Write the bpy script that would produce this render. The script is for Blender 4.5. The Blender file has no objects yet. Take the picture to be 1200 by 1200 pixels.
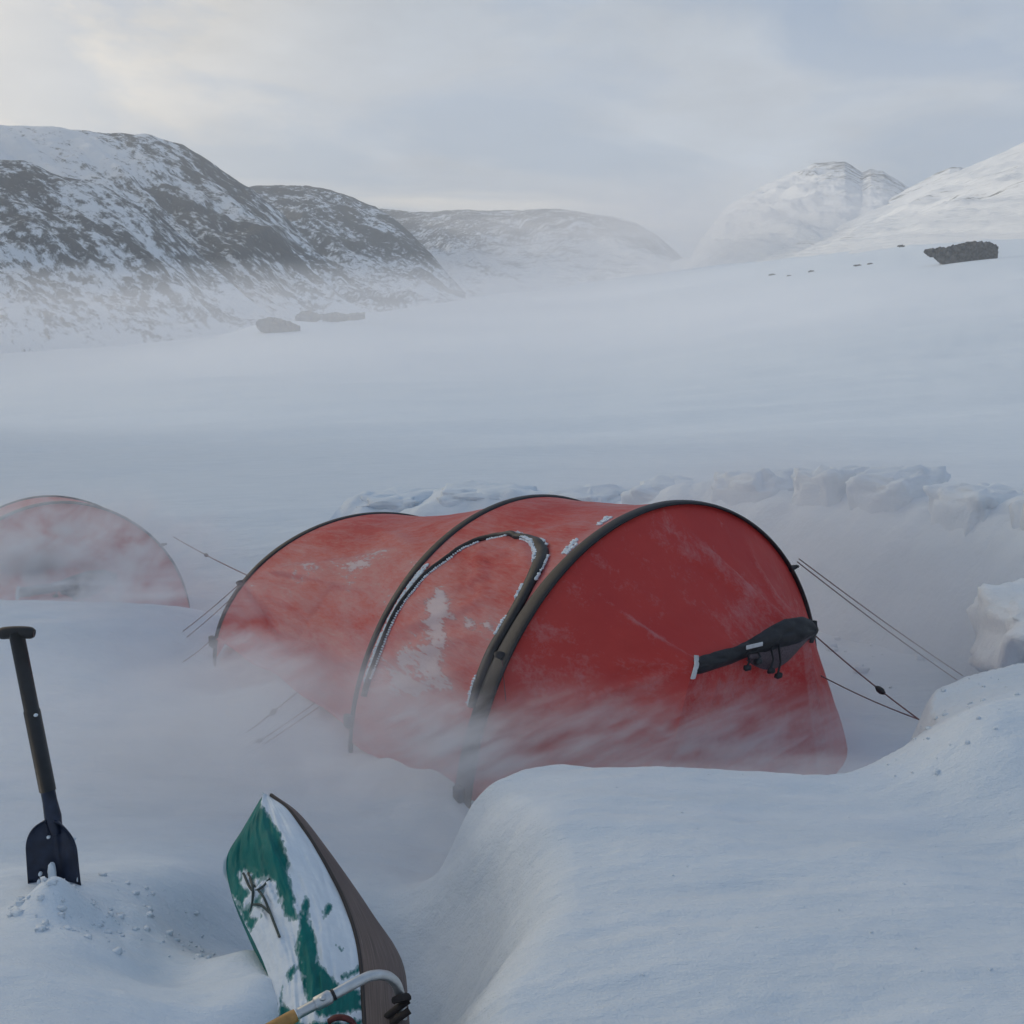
import bpy, bmesh, math, random
import numpy as np
from mathutils import Vector, Matrix

R = math.radians
S = bpy.context.scene
C = S.collection
random.seed(4)
rng = np.random.default_rng(7)

# ------------------------------------------------------------------ camera
CAM_Z, F, PITCH = 2.2, 1563.2, 0.199
cam = bpy.data.cameras.new('camera')
camo = bpy.data.objects.new('camera', cam)
C.objects.link(camo)
camo.location = (0, 0, CAM_Z)
camo.rotation_euler = (math.pi / 2 - PITCH, 0, 0)
cam.sensor_width = 36
cam.lens = F / 1200 * 36
cam.clip_start = 0.05
cam.clip_end = 20000
S.camera = camo

# ------------------------------------------------------------------ sky and sun
SUN_EL, SUN_AZ = R(14), R(-58)            # azimuth from the view direction (+Y), negative = left
w = bpy.data.worlds.new('World')
S.world = w
w.use_nodes = True
nt = w.node_tree
nt.nodes.clear()
def N(t, typ, **kw):
    n = t.nodes.new(typ)
    for k, v in kw.items():
        if k.startswith('i_'):
            n.inputs[k[2:]].default_value = v
        elif k[0] == 'n' and k[1:].isdigit():
            n.inputs[int(k[1:])].default_value = v
        else:
            setattr(n, k, v)
    return n
def L(t, a, b):
    t.links.new(a, b)
def ramp(t, stops, src=None, interp='LINEAR'):
    n = t.nodes.new('ShaderNodeValToRGB')
    n.color_ramp.interpolation = interp
    e = n.color_ramp.elements
    while len(e) < len(stops):
        e.new(0.5)
    for el, (p, c) in zip(e, stops):
        el.position = p
        el.color = c if len(c) == 4 else (*c, 1)
    if src is not None:
        L(t, src, n.inputs[0])
    return n
def math_n(t, op, a, b=None, clamp=False):
    n = t.nodes.new('ShaderNodeMath')
    n.operation = op
    n.use_clamp = clamp
    for i, v in enumerate((a, b)):
        if v is None:
            continue
        if hasattr(v, 'links'):
            L(t, v, n.inputs[i])
        else:
            n.inputs[i].default_value = v
    return n.outputs[0]
def mixc(t, fac, a, b, mode='MIX'):
    n = t.nodes.new('ShaderNodeMix')
    n.data_type = 'RGBA'
    n.blend_type = mode
    for i, v in ((0, fac), (6, a), (7, b)):
        if hasattr(v, 'links'):
            L(t, v, n.inputs[i])
        else:
            n.inputs[i].default_value = v if i == 0 or len(v) == 4 else (*v, 1)
    return n.outputs[2]

sky = N(nt, 'ShaderNodeTexSky', sky_type='NISHITA', sun_disc=False, sun_elevation=SUN_EL,
        sun_rotation=SUN_AZ, altitude=800, air_density=1.0, dust_density=1.5, ozone_density=1.5)
tc = N(nt, 'ShaderNodeTexCoord')
sep = N(nt, 'ShaderNodeSeparateXYZ')
L(nt, tc.outputs['Generated'], sep.inputs[0])
zz = math_n(nt, 'ADD', math_n(nt, 'ABSOLUTE', sep.outputs[2]), 0.22)
comb = N(nt, 'ShaderNodeCombineXYZ')
L(nt, math_n(nt, 'DIVIDE', sep.outputs[0], zz), comb.inputs[0])
L(nt, math_n(nt, 'DIVIDE', sep.outputs[1], zz), comb.inputs[1])
cl = N(nt, 'ShaderNodeTexNoise', i_Scale=1.5, i_Detail=7.0, i_Roughness=0.52, i_Distortion=0.35)
mp = N(nt, 'ShaderNodeMapping')
mp.inputs['Location'].default_value = (8.448, 17.458, 0)
mp.inputs['Scale'].default_value = (1.0, 0.8, 1)
L(nt, comb.outputs[0], mp.inputs[0])
L(nt, mp.outputs[0], cl.inputs['Vector'])
cover = ramp(nt, [(0.42, (0.08,) * 3), (0.58, (1, 1, 1))], cl.outputs[0])
# the cloud is thicker and paler towards the hidden sun on the left
sd = Vector((math.sin(SUN_AZ) * math.cos(SUN_EL), math.cos(SUN_AZ) * math.cos(SUN_EL), math.sin(SUN_EL)))
dot = N(nt, 'ShaderNodeVectorMath', operation='DOT_PRODUCT')
L(nt, tc.outputs['Generated'], dot.inputs[0])
dot.inputs[1].default_value = sd
glow = ramp(nt, [(0.58, (0, 0, 0)), (0.96, (1, 1, 1))], dot.outputs['Value'], 'EASE')
cl2 = N(nt, 'ShaderNodeTexNoise', i_Scale=2.6, i_Detail=6.0, i_Roughness=0.55)
L(nt, mp.outputs[0], cl2.inputs['Vector'])
shade = ramp(nt, [(0.3, (0.80,) * 3), (0.7, (1.16,) * 3)], cl2.outputs[0])
cloud = mixc(nt, glow.outputs[0], (4.6, 5.35, 6.25), (16.6, 13.3, 8.4))
cloud = mixc(nt, 1.0, cloud, shade.outputs[0], 'MULTIPLY')
cov = math_n(nt, 'ADD', cover.outputs[0], math_n(nt, 'MULTIPLY', glow.outputs[0], 0.5), True)
# a broken deck closes up towards the horizon
low_sky = math_n(nt, 'POWER', math_n(nt, 'SUBTRACT', 1.0, math_n(nt, 'ABSOLUTE', sep.outputs[2])), 5.0)
cov = math_n(nt, 'ADD', cov, math_n(nt, 'MULTIPLY', low_sky, 0.30), True)
# thin high veil over the blue gaps, and a torn bright strip low on the horizon
gap = mixc(nt, 0.7, sky.outputs[0], (1.7, 3.2, 5.8))
skyc = mixc(nt, cov, gap, cloud)
hm = N(nt, 'ShaderNodeMapping')
hm.inputs['Scale'].default_value = (1.6, 1.6, 22)
hm.inputs['Location'].default_value = (4.721, -8.962, 4.008)
L(nt, tc.outputs['Generated'], hm.inputs[0])
hn = N(nt, 'ShaderNodeTexNoise', i_Scale=2.2, i_Detail=4.0)
L(nt, hm.outputs[0], hn.inputs['Vector'])
hs_ = ramp(nt, [(.52, (0, 0, 0)), (.66, (1, 1, 1))], hn.outputs[0])
hband = ramp(nt, [(0.0, (1, 1, 1)), (.028, (1, 1, 1)), (.055, (0, 0, 0))], math_n(nt, 'ABSOLUTE', sep.outputs[2]), 'EASE')
skyc = mixc(nt, math_n(nt, 'MULTIPLY', math_n(nt, 'MULTIPLY', hs_.outputs[0], hband.outputs[0]), .8), skyc, (8.6, 8.2, 7.4))
bg = N(nt, 'ShaderNodeBackground', i_Strength=0.1)
L(nt, skyc, bg.inputs[0])
wo = N(nt, 'ShaderNodeOutputWorld')
L(nt, bg.outputs[0], wo.inputs[0])

sl = bpy.data.lights.new('sun', 'SUN')
sl.energy = 2.8
sl.angle = R(13)
sl.color = (1.0, 0.93, 0.84)
so = bpy.data.objects.new('sun', sl)
C.objects.link(so)
so.rotation_euler = (-sd).to_track_quat('-Z', 'Y').to_euler()

S.view_settings.view_transform = 'Standard'
S.view_settings.look = 'None'
S.view_settings.gamma = 1
S.view_settings.use_curve_mapping = False
S.view_settings.exposure = -0.15
S.cycles.use_denoising = True
S.cycles.volume_bounces = 2
S.cycles.max_bounces = 6
S.cycles.volume_max_steps = 256

# ------------------------------------------------------------------ helpers
CP, SP = math.cos(PITCH), math.sin(PITCH)
def ray(px, py):
    a, b = (px - 600) / F, (600 - py) / F
    return np.array([a, CP + b * SP, -SP + b * CP])
def at_z(px, py, z):                       # the point of height z seen there in the photograph
    d = ray(px, py)
    return np.array([0, 0, CAM_Z]) + d * ((z - CAM_Z) / d[2])
def at_y(px, py, y):                       # the point at y metres in front of the camera
    d = ray(px, py)
    return np.array([0, 0, CAM_Z]) + d * (y / d[1])
def at_r(px, py, r):
    d = ray(px, py)
    return np.array([0, 0, CAM_Z]) + d * (r / math.hypot(d[0], d[1]))
def project(p):
    p = np.asarray(p, float)
    X, Y, Z = p[..., 0], p[..., 1], p[..., 2] - CAM_Z
    d = Y * CP - Z * SP
    return np.stack([600 + F * X / d, 600 - F * (Y * SP + Z * CP) / d], -1)

def _hash(i, j, k, seed):
    n = (i * 374761393 + j * 668265263 + k * 1274126177 + seed * 362437) & 0xffffffff
    n = ((n ^ (n >> 13)) * 1274126177) & 0xffffffff
    n = n ^ (n >> 16)
    return (n & 0xffff) / 65535.0
def vnoise(x, y, z=0.0, seed=0):           # smooth value noise, 0..1
    x, y, z = np.broadcast_arrays(np.asarray(x, float), np.asarray(y, float), np.asarray(z, float))
    xi, yi, zi = np.floor(x).astype(np.int64), np.floor(y).astype(np.int64), np.floor(z).astype(np.int64)
    fx, fy, fz = x - xi, y - yi, z - zi
    fx, fy, fz = (t * t * t * (t * (t * 6 - 15) + 10) for t in (fx, fy, fz))
    o = 0
    for a in (0, 1):
        for b in (0, 1):
            for c in (0, 1):
                o = o + _hash(xi + a, yi + b, zi + c, seed) * (fx if a else 1 - fx) * (fy if b else 1 - fy) * (fz if c else 1 - fz)
    return o
def fbm(x, y, z=0.0, oct=4, seed=0, gain=0.5):
    o, a, s = 0, 1.0, 0
    for k in range(oct):
        o = o + a * (vnoise(x * 2 ** k, y * 2 ** k, np.asarray(z) * 2 ** k, seed + k) - 0.5)
        s += a
        a *= gain
    return o / s * 2                        # about -1..1
def sstep(a, b, x):
    t = np.clip((x - a) / (b - a), 0, 1)
    return t * t * (3 - 2 * t)

def mesh(name, V, Fc, mat=None, parent=None, uv=None, smooth=True, loc=None):
    V = np.asarray(V, float).reshape(-1, 3)
    me = bpy.data.meshes.new(name)
    if isinstance(Fc, np.ndarray):
        n, k = Fc.shape
        me.vertices.add(len(V))
        me.vertices.foreach_set('co', V.ravel())
        me.loops.add(n * k)
        me.loops.foreach_set('vertex_index', Fc.ravel().astype(np.int32))
        me.polygons.add(n)
        me.polygons.foreach_set('loop_start', np.arange(0, n * k, k, dtype=np.int32))
        me.update(calc_edges=True)
    else:
        me.from_pydata([tuple(v) for v in V], [], [tuple(f) for f in Fc])
    if smooth:
        me.polygons.foreach_set('use_smooth', np.ones(len(me.polygons), bool))
    if uv is not None:
        uv = np.asarray(uv, float)
        vi = np.empty(len(me.loops), np.int32)
        me.loops.foreach_get('vertex_index', vi)
        l = me.uv_layers.new(name='UVMap')
        l.data.foreach_set('uv', uv[vi].ravel())
    me.validate()
    me.update()
    o = bpy.data.objects.new(name, me)
    C.objects.link(o)
    if mat:
        me.materials.append(mat)
    if parent:
        o.parent = parent
    if loc is not None:
        o.location = loc
    return o
def grid_faces(nu, nv, wrap=False):
    i, j = np.meshgrid(np.arange(nu - 1), np.arange(nv - (0 if wrap else 1)), indexing='ij')
    i, j = i.ravel(), j.ravel()
    j2 = (j + 1) % nv
    return np.stack([i * nv + j, (i + 1) * nv + j, (i + 1) * nv + j2, i * nv + j2], 1)
def resample(P, n):
    P = np.asarray(P, float)
    d = np.r_[0, np.cumsum(np.linalg.norm(np.diff(P, axis=0), axis=1))]
    t = np.linspace(0, d[-1], n)
    return np.stack([np.interp(t, d, P[:, k]) for k in range(P.shape[1])], 1)
def smooth_path(P, n):                      # Catmull-Rom through the points
    P = np.asarray(P, float)
    Q = np.vstack([2 * P[0] - P[1], P, 2 * P[-1] - P[-2]])
    out = []
    m = max(2, n // (len(P) - 1))
    for i in range(1, len(Q) - 2):
        for t in np.linspace(0, 1, m, endpoint=False):
            a, b, c, d = Q[i - 1], Q[i], Q[i + 1], Q[i + 2]
            out.append(.5 * ((2 * b) + (c - a) * t + (2 * a - 5 * b + 4 * c - d) * t * t + (3 * b - a - 3 * c + d) * t ** 3))
    out.append(P[-1])
    return np.array(out)
def tube_geo(P, r, seg=8, caps=True, flat=1.0):
    P = np.asarray(P, float)
    n = len(P)
    r = np.broadcast_to(np.asarray(r, float), (n,))
    T = np.gradient(P, axis=0)
    T /= np.linalg.norm(T, axis=1)[:, None] + 1e-12
    up = np.array([0, 0, 1.0]) if abs(T[0][2]) < .9 else np.array([1.0, 0, 0])
    V = []
    nrm = np.cross(T[0], up)
    nrm /= np.linalg.norm(nrm)
    for i in range(n):
        nrm = nrm - T[i] * (nrm @ T[i])
        nrm /= np.linalg.norm(nrm)
        b = np.cross(T[i], nrm)
        for k in range(seg):
            a = 2 * math.pi * k / seg
            V.append(P[i] + r[i] * (math.cos(a) * nrm + flat * math.sin(a) * b))
    Fc = [tuple(q) for q in grid_faces(n, seg, True)]
    if caps:
        Fc += [tuple(range(seg - 1, -1, -1)), tuple((n - 1) * seg + k for k in range(seg))]
    return np.array(V), Fc
class MB:                                   # collects pieces into one mesh
    def __init__(s):
        s.V, s.F = [], []
    def add(s, V, Fc):
        o = len(s.V)
        s.V += [tuple(v) for v in V]
        s.F += [tuple(int(i) + o for i in f) for f in Fc]
        return s
    def tube(s, P, r, seg=8, flat=1.0):
        return s.add(*tube_geo(P, r, seg, True, flat))
    def box(s, c, size, rot=None):
        V = np.array([[x, y, z] for x in (-.5, .5) for y in (-.5, .5) for z in (-.5, .5)]) * np.asarray(size)
        if rot is not None:
            V = V @ np.asarray(rot).T
        return s.add(V + np.asarray(c), [(0, 1, 3, 2), (4, 6, 7, 5), (0, 4, 5, 1), (2, 3, 7, 6), (0, 2, 6, 4), (1, 5, 7, 3)])
    def build(s, name, mat, parent=None, smooth=True, bevel=0, sub=0):
        o = mesh(name, s.V, s.F, mat, parent, smooth=smooth)
        if bevel:
            m = o.modifiers.new('b', 'BEVEL')
            m.width = bevel
            m.segments = 3
        if sub:
            m = o.modifiers.new('s', 'SUBSURF')
            m.levels = m.render_levels = sub
        return o
def tag(o, label=None, cat=None, group=None, kind=None):
    for k, v in (('label', label), ('category', cat), ('group', group), ('kind', kind)):
        if v:
            o[k] = v
    return o
def empty(name, loc=(0, 0, 0), rz=0):
    o = bpy.data.objects.new(name, None)
    C.objects.link(o)
    o.location = loc
    o.rotation_euler = (0, 0, rz)
    o.empty_display_size = .2
    return o
def copy_tree(o, parent=None):
    c = o.copy()
    C.objects.link(c)
    c.parent = parent
    for ch in list(o.children):
        copy_tree(ch, c)
    return c
def tps(ctrl, smooth=0.002):                # thin-plate surface through (x, y, z) points
    P = np.asarray(ctrl, float)
    n = len(P)
    def phi(r2):
        return .5 * r2 * np.log(r2 + 1e-9)
    d2 = ((P[:, None, :2] - P[None, :, :2]) ** 2).sum(-1)
    A = np.zeros((n + 3, n + 3))
    A[:n, :n] = phi(d2) + smooth * n * np.eye(n) * .05
    A[:n, n] = 1
    A[:n, n + 1:] = P[:, :2]
    A[n:, :n] = A[:n, n:].T
    wv = np.linalg.solve(A, np.r_[P[:, 2], 0, 0, 0])
    def f(x, y):
        o = wv[n] + wv[n + 1] * x + wv[n + 2] * y
        for k in range(n):
            o = o + wv[k] * phi((x - P[k, 0]) ** 2 + (y - P[k, 1]) ** 2)
        return o
    return f

# ------------------------------------------------------------------ materials
def mat_new(name):
    m = bpy.data.materials.new(name)
    m.use_nodes = True
    t = m.node_tree
    b = t.nodes['Principled BSDF']
    return m, t, b
def bump(t, b, src, strength, dist):
    n = N(t, 'ShaderNodeBump', i_Strength=strength, i_Distance=dist)
    L(t, src, n.inputs['Height'])
    L(t, n.outputs[0], b.inputs['Normal'])
    return n
def plain(name, col, rough=.6, metal=0.0, var=.15, nscale=30, bmp=.1, bd=.002):
    m, t, b = mat_new(name)
    g = N(t, 'ShaderNodeNewGeometry')
    n = N(t, 'ShaderNodeTexNoise', i_Scale=nscale, i_Detail=5.0)
    L(t, g.outputs['Position'], n.inputs['Vector'])
    r = ramp(t, [(.3, tuple(c * (1 - var) for c in col)), (.7, tuple(min(1, c * (1 + var)) for c in col))], n.outputs[0])
    L(t, r.outputs[0], b.inputs['Base Color'])
    b.inputs['Roughness'].default_value = rough
    b.inputs['Metallic'].default_value = metal
    bump(t, b, n.outputs[0], bmp, bd)
    return m

def snow_material(name, bscale=1.0):
    m, t, b = mat_new(name)
    g = N(t, 'ShaderNodeNewGeometry')
    mpn = N(t, 'ShaderNodeMapping')
    mpn.inputs['Rotation'].default_value = (0, 0, R(12))
    mpn.inputs['Scale'].default_value = (.55, 1.6, 1.2)
    L(t, g.outputs['Position'], mpn.inputs[0])
    n1 = N(t, 'ShaderNodeTexNoise', i_Scale=3.0 * bscale, i_Detail=8.0, i_Roughness=.62)
    L(t, mpn.outputs[0], n1.inputs['Vector'])
    n2 = N(t, 'ShaderNodeTexNoise', i_Scale=160.0, i_Detail=2.0)
    L(t, g.outputs['Position'], n2.inputs['Vector'])
    r = ramp(t, [(.25, (.62, .69, .755)), (.75, (.70, .765, .825))], n1.outputs[0])
    L(t, r.outputs[0], b.inputs['Base Color'])
    b.inputs['Roughness'].default_value = .65
    b.inputs['Specular IOR Level'].default_value = .25
    h = math_n(t, 'ADD', n1.outputs[0], math_n(t, 'MULTIPLY', n2.outputs[0], .05))
    bump(t, b, h, .75, .06 / bscale)
    return m
M_snow = snow_material('snow')
M_block = snow_material('snow_block', 2.0)

# ------------------------------------------------------------------ ground
TENT_XY, TENT_YAW = np.array([.631, 5.274]), .604
AX = np.array([math.sin(TENT_YAW), -math.cos(TENT_YAW)])
PE = np.array([math.cos(TENT_YAW), math.sin(TENT_YAW)])
def tent_xy(a, p):                          # a metres towards the front, p metres to the right
    return TENT_XY + AX * a + PE * p

low_px = [(246, 808, -.10), (408, 884, -.01), (545, 922, .17), (480, 900, .12),
          (200, 850, .05), (100, 800, .12), (0, 800, .14), (300, 880, .04), (150, 950, .14), (0, 920, .2),
          (250, 720, .0), (120, 730, .2), (0, 702, .20), (100, 705, .20), (220, 712, .14), (-120, 702, .20),
          (990, 870, .06), (1020, 840, .02), (1035, 800, .05),
          (66, 1039, .455), (50, 1052, .46), (100, 1060, .42), (0, 1060, .44), (0, 1110, .52), (100, 1100, .50), (110, 1180, .53), (0, 1190, .56),
          (170, 1055, .38), (225, 1035, .30), (130, 1010, .27), (30, 1005, .22), (190, 1120, .36),
          (200, 1155, .34),
          (500, 948, .13), (545, 950, .12), (470, 985, .08), (545, 985, .06), (520, 1060, .02), (600, 1040, .05), (520, 1150, -.02), (520, 1200, -.02), (302, 1098, .42), (318, 1135, .45), (326, 1176, .45), (285, 1150, .40), (245, 1185, .43), (205, 1200, .47), (215, 1102, .22), (252, 1098, .17),
          (430, 980, .08), (390, 960, .1), (340, 920, .08), (480, 940, .13), (230, 970, .16), (400, 1180, -.05)]
low = [tuple(at_z(*p)) for p in low_px]
for px_, py_, y_, z_ in [(400, 1110, 3.13, .14), (405, 1150, 3.0, .10), (400, 1185, 2.9, .08), (400, 1260, 2.7, .08), (470, 1120, 3.15, .0), (480, 1180, 2.95, -.12), (485, 1250, 2.75, -.2), (360, 1060, 3.3, .13), (320, 1010, 3.5, .12), (410, 1400, 2.3, .1)]:
    q_ = at_y(px_, py_, y_)
    low.append((q_[0], q_[1], z_))
PIT = at_z(525, 1130, 0)
SHOVEL_HEAP = at_z(67, 1064, .45)
for a, p, z in [(-.5, -.75, .2), (-1.7, -.7, .17), (-.2, -.6, .22), (-1.2, 0, .15), (-2.4, 0, .05), (-.5, .5, .1), (-1.8, .6, .1), (.2, .3, .1),
                (-.5, -1.05, .08), (-1.8, -1.05, .08)]:
    x, y = tent_xy(a, p)
    low.append((x, y, z))
low += [(-3.0, 9.2, -.6), (-2.0, 9.6, -.45), (-4.2, 9.2, -.5), (-3.2, 11.0, -.45), (-1.6, 11, -.15), (2, 8.2, .0), (3.2, 7.2, .1), (.3, 9.5, -.1),
        (3, 11.5, -.1), (-6, 11.5, -.2), (-6, 7, .3), (6, 9, .1), (6, 5, .4), (-.6, 2.0, .4), (0, 1.4, .4), (.6, 2.0, .42), (-1.6, 1.9, .52),
        (-2.4, .8, .5), (0, 0, .45), (0, -3, .4), (3, 0, .45), (-5, 0, .4), (-4, 4, .3), (0, 13, -.2), (-5, -5, .4), (5, -5, .4), (-9, 9, 0), (9, 9, 0), (9, 0, .4), (-9, 0, .4)]
f_low = tps(low)
bank_px = [(545, 1290, .42), (548, 1200, .42), (572, 1152, .43), (615, 1112, .44), (640, 1062, .45), (634, 1008, .46), (606, 966, .46), (566, 938, .45),
           (538, 924, .44), (566, 906, .47), (606, 893, .48), (660, 889, .48), (760, 891, .49), (880, 897, .49), (975, 899, .48), (1030, 884, .48),
           (1062, 866, .48), (1056, 836, .52), (1070, 806, .57), (1110, 788, .6), (1160, 778, .62), (1200, 772, .62), (1330, 770, .6)]
bank_poly = [at_z(*p)[:2] for p in bank_px] + [np.array([5, 4.5]), np.array([7, 2]), np.array([7, -3]), np.array([.0, -3]), np.array([-.12, 1.2])]
bank_poly = np.array(bank_poly)
def poly_sd(x, y, P):                       # positive inside
    d = np.full(np.shape(x), 1e9)
    ins = np.zeros(np.shape(x), bool)
    n = len(P)
    for i in range(n):
        a, b = P[i], P[(i + 1) % n]
        e = b - a
        t = np.clip(((x - a[0]) * e[0] + (y - a[1]) * e[1]) / (e @ e), 0, 1)
        d = np.minimum(d, (x - a[0] - t * e[0]) ** 2 + (y - a[1] - t * e[1]) ** 2)
        c = ((a[1] <= y) & (b[1] > y)) | ((b[1] <= y) & (a[1] > y))
        xi = a[0] + (y - a[1]) / (e[1] if abs(e[1]) > 1e-9 else 1e-9) * e[0]
        ins ^= c & (x < xi)
    d = np.sqrt(d)
    return np.where(ins, d, -d)
f_bank = tps([tuple(at_z(*p)) for p in bank_px] + [tuple(at_z(*p)) for p in
             [(700, 960, .50), (900, 960, .47), (1100, 930, .50), (1150, 850, .68), (1190, 830, .70), (1110, 845, .62), (1050, 1000, .48), (1190, 980, .46), (800, 1050, .49), (680, 1150, .47), (900, 1190, .48), (1150, 1150, .5)]]
             + [(3, 2, .5), (3, 0, .47), (1, 0, .45), (1.5, -3, .4), (5, 3, .55), (6, 0, .5)])
# the far foot of the valley: (photo x, photo y, distance)
foot = np.array([(-900, 430, 420), (-200, 425, 480), (0, 417, 520), (150, 408, 560), (240, 397, 600), (330, 380, 700), (420, 370, 800), (500, 358, 1000), (600, 343, 1300),
                 (700, 330, 1500), (800, 313, 1400), (900, 303, 1200), (1000, 291, 1000), (1100, 283, 900), (1200, 276, 820), (1500, 262, 700), (2300, 262, 600)], float)
foot_az = np.arctan2((foot[:, 0] - 600), F * CP)
foot_z = np.array([at_r(*p)[2] for p in foot])
_fa = np.linspace(-math.pi, math.pi, 6284)
def _soft(v):
    q = np.interp(_fa, foot_az, v, period=2 * math.pi)
    k = np.exp(-np.linspace(-2.5, 2.5, 201) ** 2)
    return np.convolve(np.r_[q[-100:], q, q[:100]], k / k.sum(), 'valid')
foot_r_s, foot_z_s = _soft(foot[:, 2]), _soft(foot_z)
KNOLL = at_r(322, 384, 540)
def far_z(x, y):
    r = np.hypot(x, y)
    az = np.arctan2(x, y)
    zf = np.interp(az, _fa, foot_z_s)
    rf = np.interp(az, _fa, foot_r_s)
    # the camp stands on a shelf; beyond it the ground falls away and runs out level to the foot of the slopes
    s0, sf = (CAM_Z + .15) / 12, (CAM_Z - zf) / rf
    u = np.log(np.maximum(r, 12) / 12) / np.log(rf / 12)
    z = CAM_Z - r * (s0 + (sf - s0) * np.clip(u, 0, 1) ** .9) - 60 * np.clip(u - 1, 0, .35)
    z = np.where(r < 12, -.15, z)
    z = z + fbm(x / 60, y / 60, 0, 4, 11) * np.clip((r - 20) / 300, 0, 1) * 1.6
    z = z + fbm(x / 45 + y / 60, y / 9 - x / 30, 0, 4, 37) * sstep(14, 40, r) * .5 * (1 - sstep(300, 700, r))
    z = z + fbm(x / 9, y / 5, 0, 4, 31) * sstep(8, 16, r) * .16
    # low snow knoll that carries the dark mound of rock
    kx, ky = x - KNOLL[0], y - KNOLL[1]
    z = z + 5.0 * np.exp(-(kx / np.where(kx < 0, 17, 30)) ** 2 - (ky / 40) ** 2)
    return z
def ground_z(x, y):
    x, y = np.asarray(x, float), np.asarray(y, float)
    r = np.hypot(x, y)
    xc, yc = np.clip(x, -9, 9), np.clip(y, -6, 13)
    z0 = f_low(xc, yc)
    z0 = z0 + .035 * fbm(x * .9, y * 1.5, 0, 5, 3) + .012 * fbm(x * 4, y * 6, 0, 3, 5)
    z0 = z0 + .105 * np.exp(-((x - SHOVEL_HEAP[0]) / .085) ** 2 - ((y - SHOVEL_HEAP[1]) / .09) ** 2) + .03 * np.exp(-((x - SHOVEL_HEAP[0] - .14) / .12) ** 2 - ((y - SHOVEL_HEAP[1]) / .12) ** 2) * fbm(x * 9, y * 9, 0, 3, 77)
    pu = np.hypot((x - PIT[0]) / .42, (y - PIT[1]) / np.where(y > PIT[1], .62, .9))
    z0 = z0 - .48 * (1 - sstep(.0, 1.0, pu))
    sd = poly_sd(x, y, bank_poly) + .03 * fbm(x * 1.8, y * 1.8, 0, 3, 17)
    zb = f_bank(np.clip(x, -.5, 6), np.clip(y, -3, 6))
    zb = zb + .03 * fbm(x * .7 + y * .35, y * 1.3 - x * .3, 0, 4, 21) + .024 * fbm(x * 2.0 + y, y * 7 - x, 0, 5, 23)
    pitside = sstep(4.45, 3.9, y) * sstep(.85, .35, x)
    m0 = sstep(-1, 1, sd / .09)
    m1 = sstep(-.62, .10, sd) ** 1.3
    m = m0 * (1 - pitside) + m1 * pitside
    zn = z0 + (zb - z0) * m
    b = sstep(9.5, 13, r)
    return zn * (1 - b) + far_z(x, y) * b

az = np.r_[np.linspace(-math.pi, -R(27), 50, endpoint=False), np.linspace(-R(27), R(27), 560, endpoint=False), np.linspace(R(27), math.pi, 50)]
rr = np.r_[np.geomspace(.3, 2.2, 12, endpoint=False), np.geomspace(2.2, 12, 430, endpoint=False), np.geomspace(12, 3200, 190)]
rg, ag = np.meshgrid(rr, az, indexing='ij')
gx, gy = rg * np.sin(ag), rg * np.cos(ag)
ground = mesh('ground', np.stack([gx, gy, ground_z(gx, gy)], -1), grid_faces(len(rr), len(az))[:, ::-1].copy(), M_snow)
tag(ground, 'wind packed snow drifts running out into the white valley floor', 'snow', kind='structure')

# ------------------------------------------------------------------ mountains
def mountain_material(name, rock_amt, rot, seed, contrast=1.0, stretch=3.2, low_fade=.35):
    m, t, b = mat_new(name)
    uv = N(t, 'ShaderNodeUVMap')
    mpn = N(t, 'ShaderNodeMapping')
    mpn.inputs['Rotation'].default_value = (0, 0, R(rot))
    mpn.inputs['Location'].default_value = (seed * 13.7, seed * 5.1, 0)
    L(t, uv.outputs[0], mpn.inputs[0])
    st = N(t, 'ShaderNodeMapping')
    st.inputs['Scale'].default_value = (1 / stretch, 1, 1)
    L(t, mpn.outputs[0], st.inputs[0])
    a = N(t, 'ShaderNodeTexNoise', i_Scale=.035, i_Detail=7.0, i_Roughness=.6, i_Distortion=.5)
    L(t, st.outputs[0], a.inputs['Vector'])
    st2 = N(t, 'ShaderNodeMapping')
    st2.inputs['Scale'].default_value = (1 / 1.7, 1, 1)
    L(t, mpn.outputs[0], st2.inputs[0])
    c = N(t, 'ShaderNodeTexNoise', i_Scale=.17, i_Detail=8.0, i_Roughness=.74)
    L(t, st2.outputs[0], c.inputs['Vector'])
    at = N(t, 'ShaderNodeAttribute', attribute_name='rock')
    s = math_n(t, 'ADD', math_n(t, 'MULTIPLY', a.outputs[0], 1.1), math_n(t, 'MULTIPLY', c.outputs[0], 1.5))
    s = math_n(t, 'ADD', s, math_n(t, 'MULTIPLY', at.outputs['Fac'], 1.0))
    s = math_n(t, 'ADD', s, rock_amt - 1.03)
    f = ramp(t, [(.0, (0, 0, 0)), (.16 / contrast, (1, 1, 1))], s)
    rc = ramp(t, [(.3, (.07, .08, .086)), (.7, (.16, .17, .175))], c.outputs[0])
    col = mixc(t, f.outputs[0], (.82, .85, .88), rc.outputs[0])
    L(t, col, b.inputs['Base Color'])
    b.inputs['Roughness'].default_value = .9
    b.inputs['Specular IOR Level'].default_value = .1
    bump(t, b, c.outputs[0], .8, 3.0)
    return m
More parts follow.
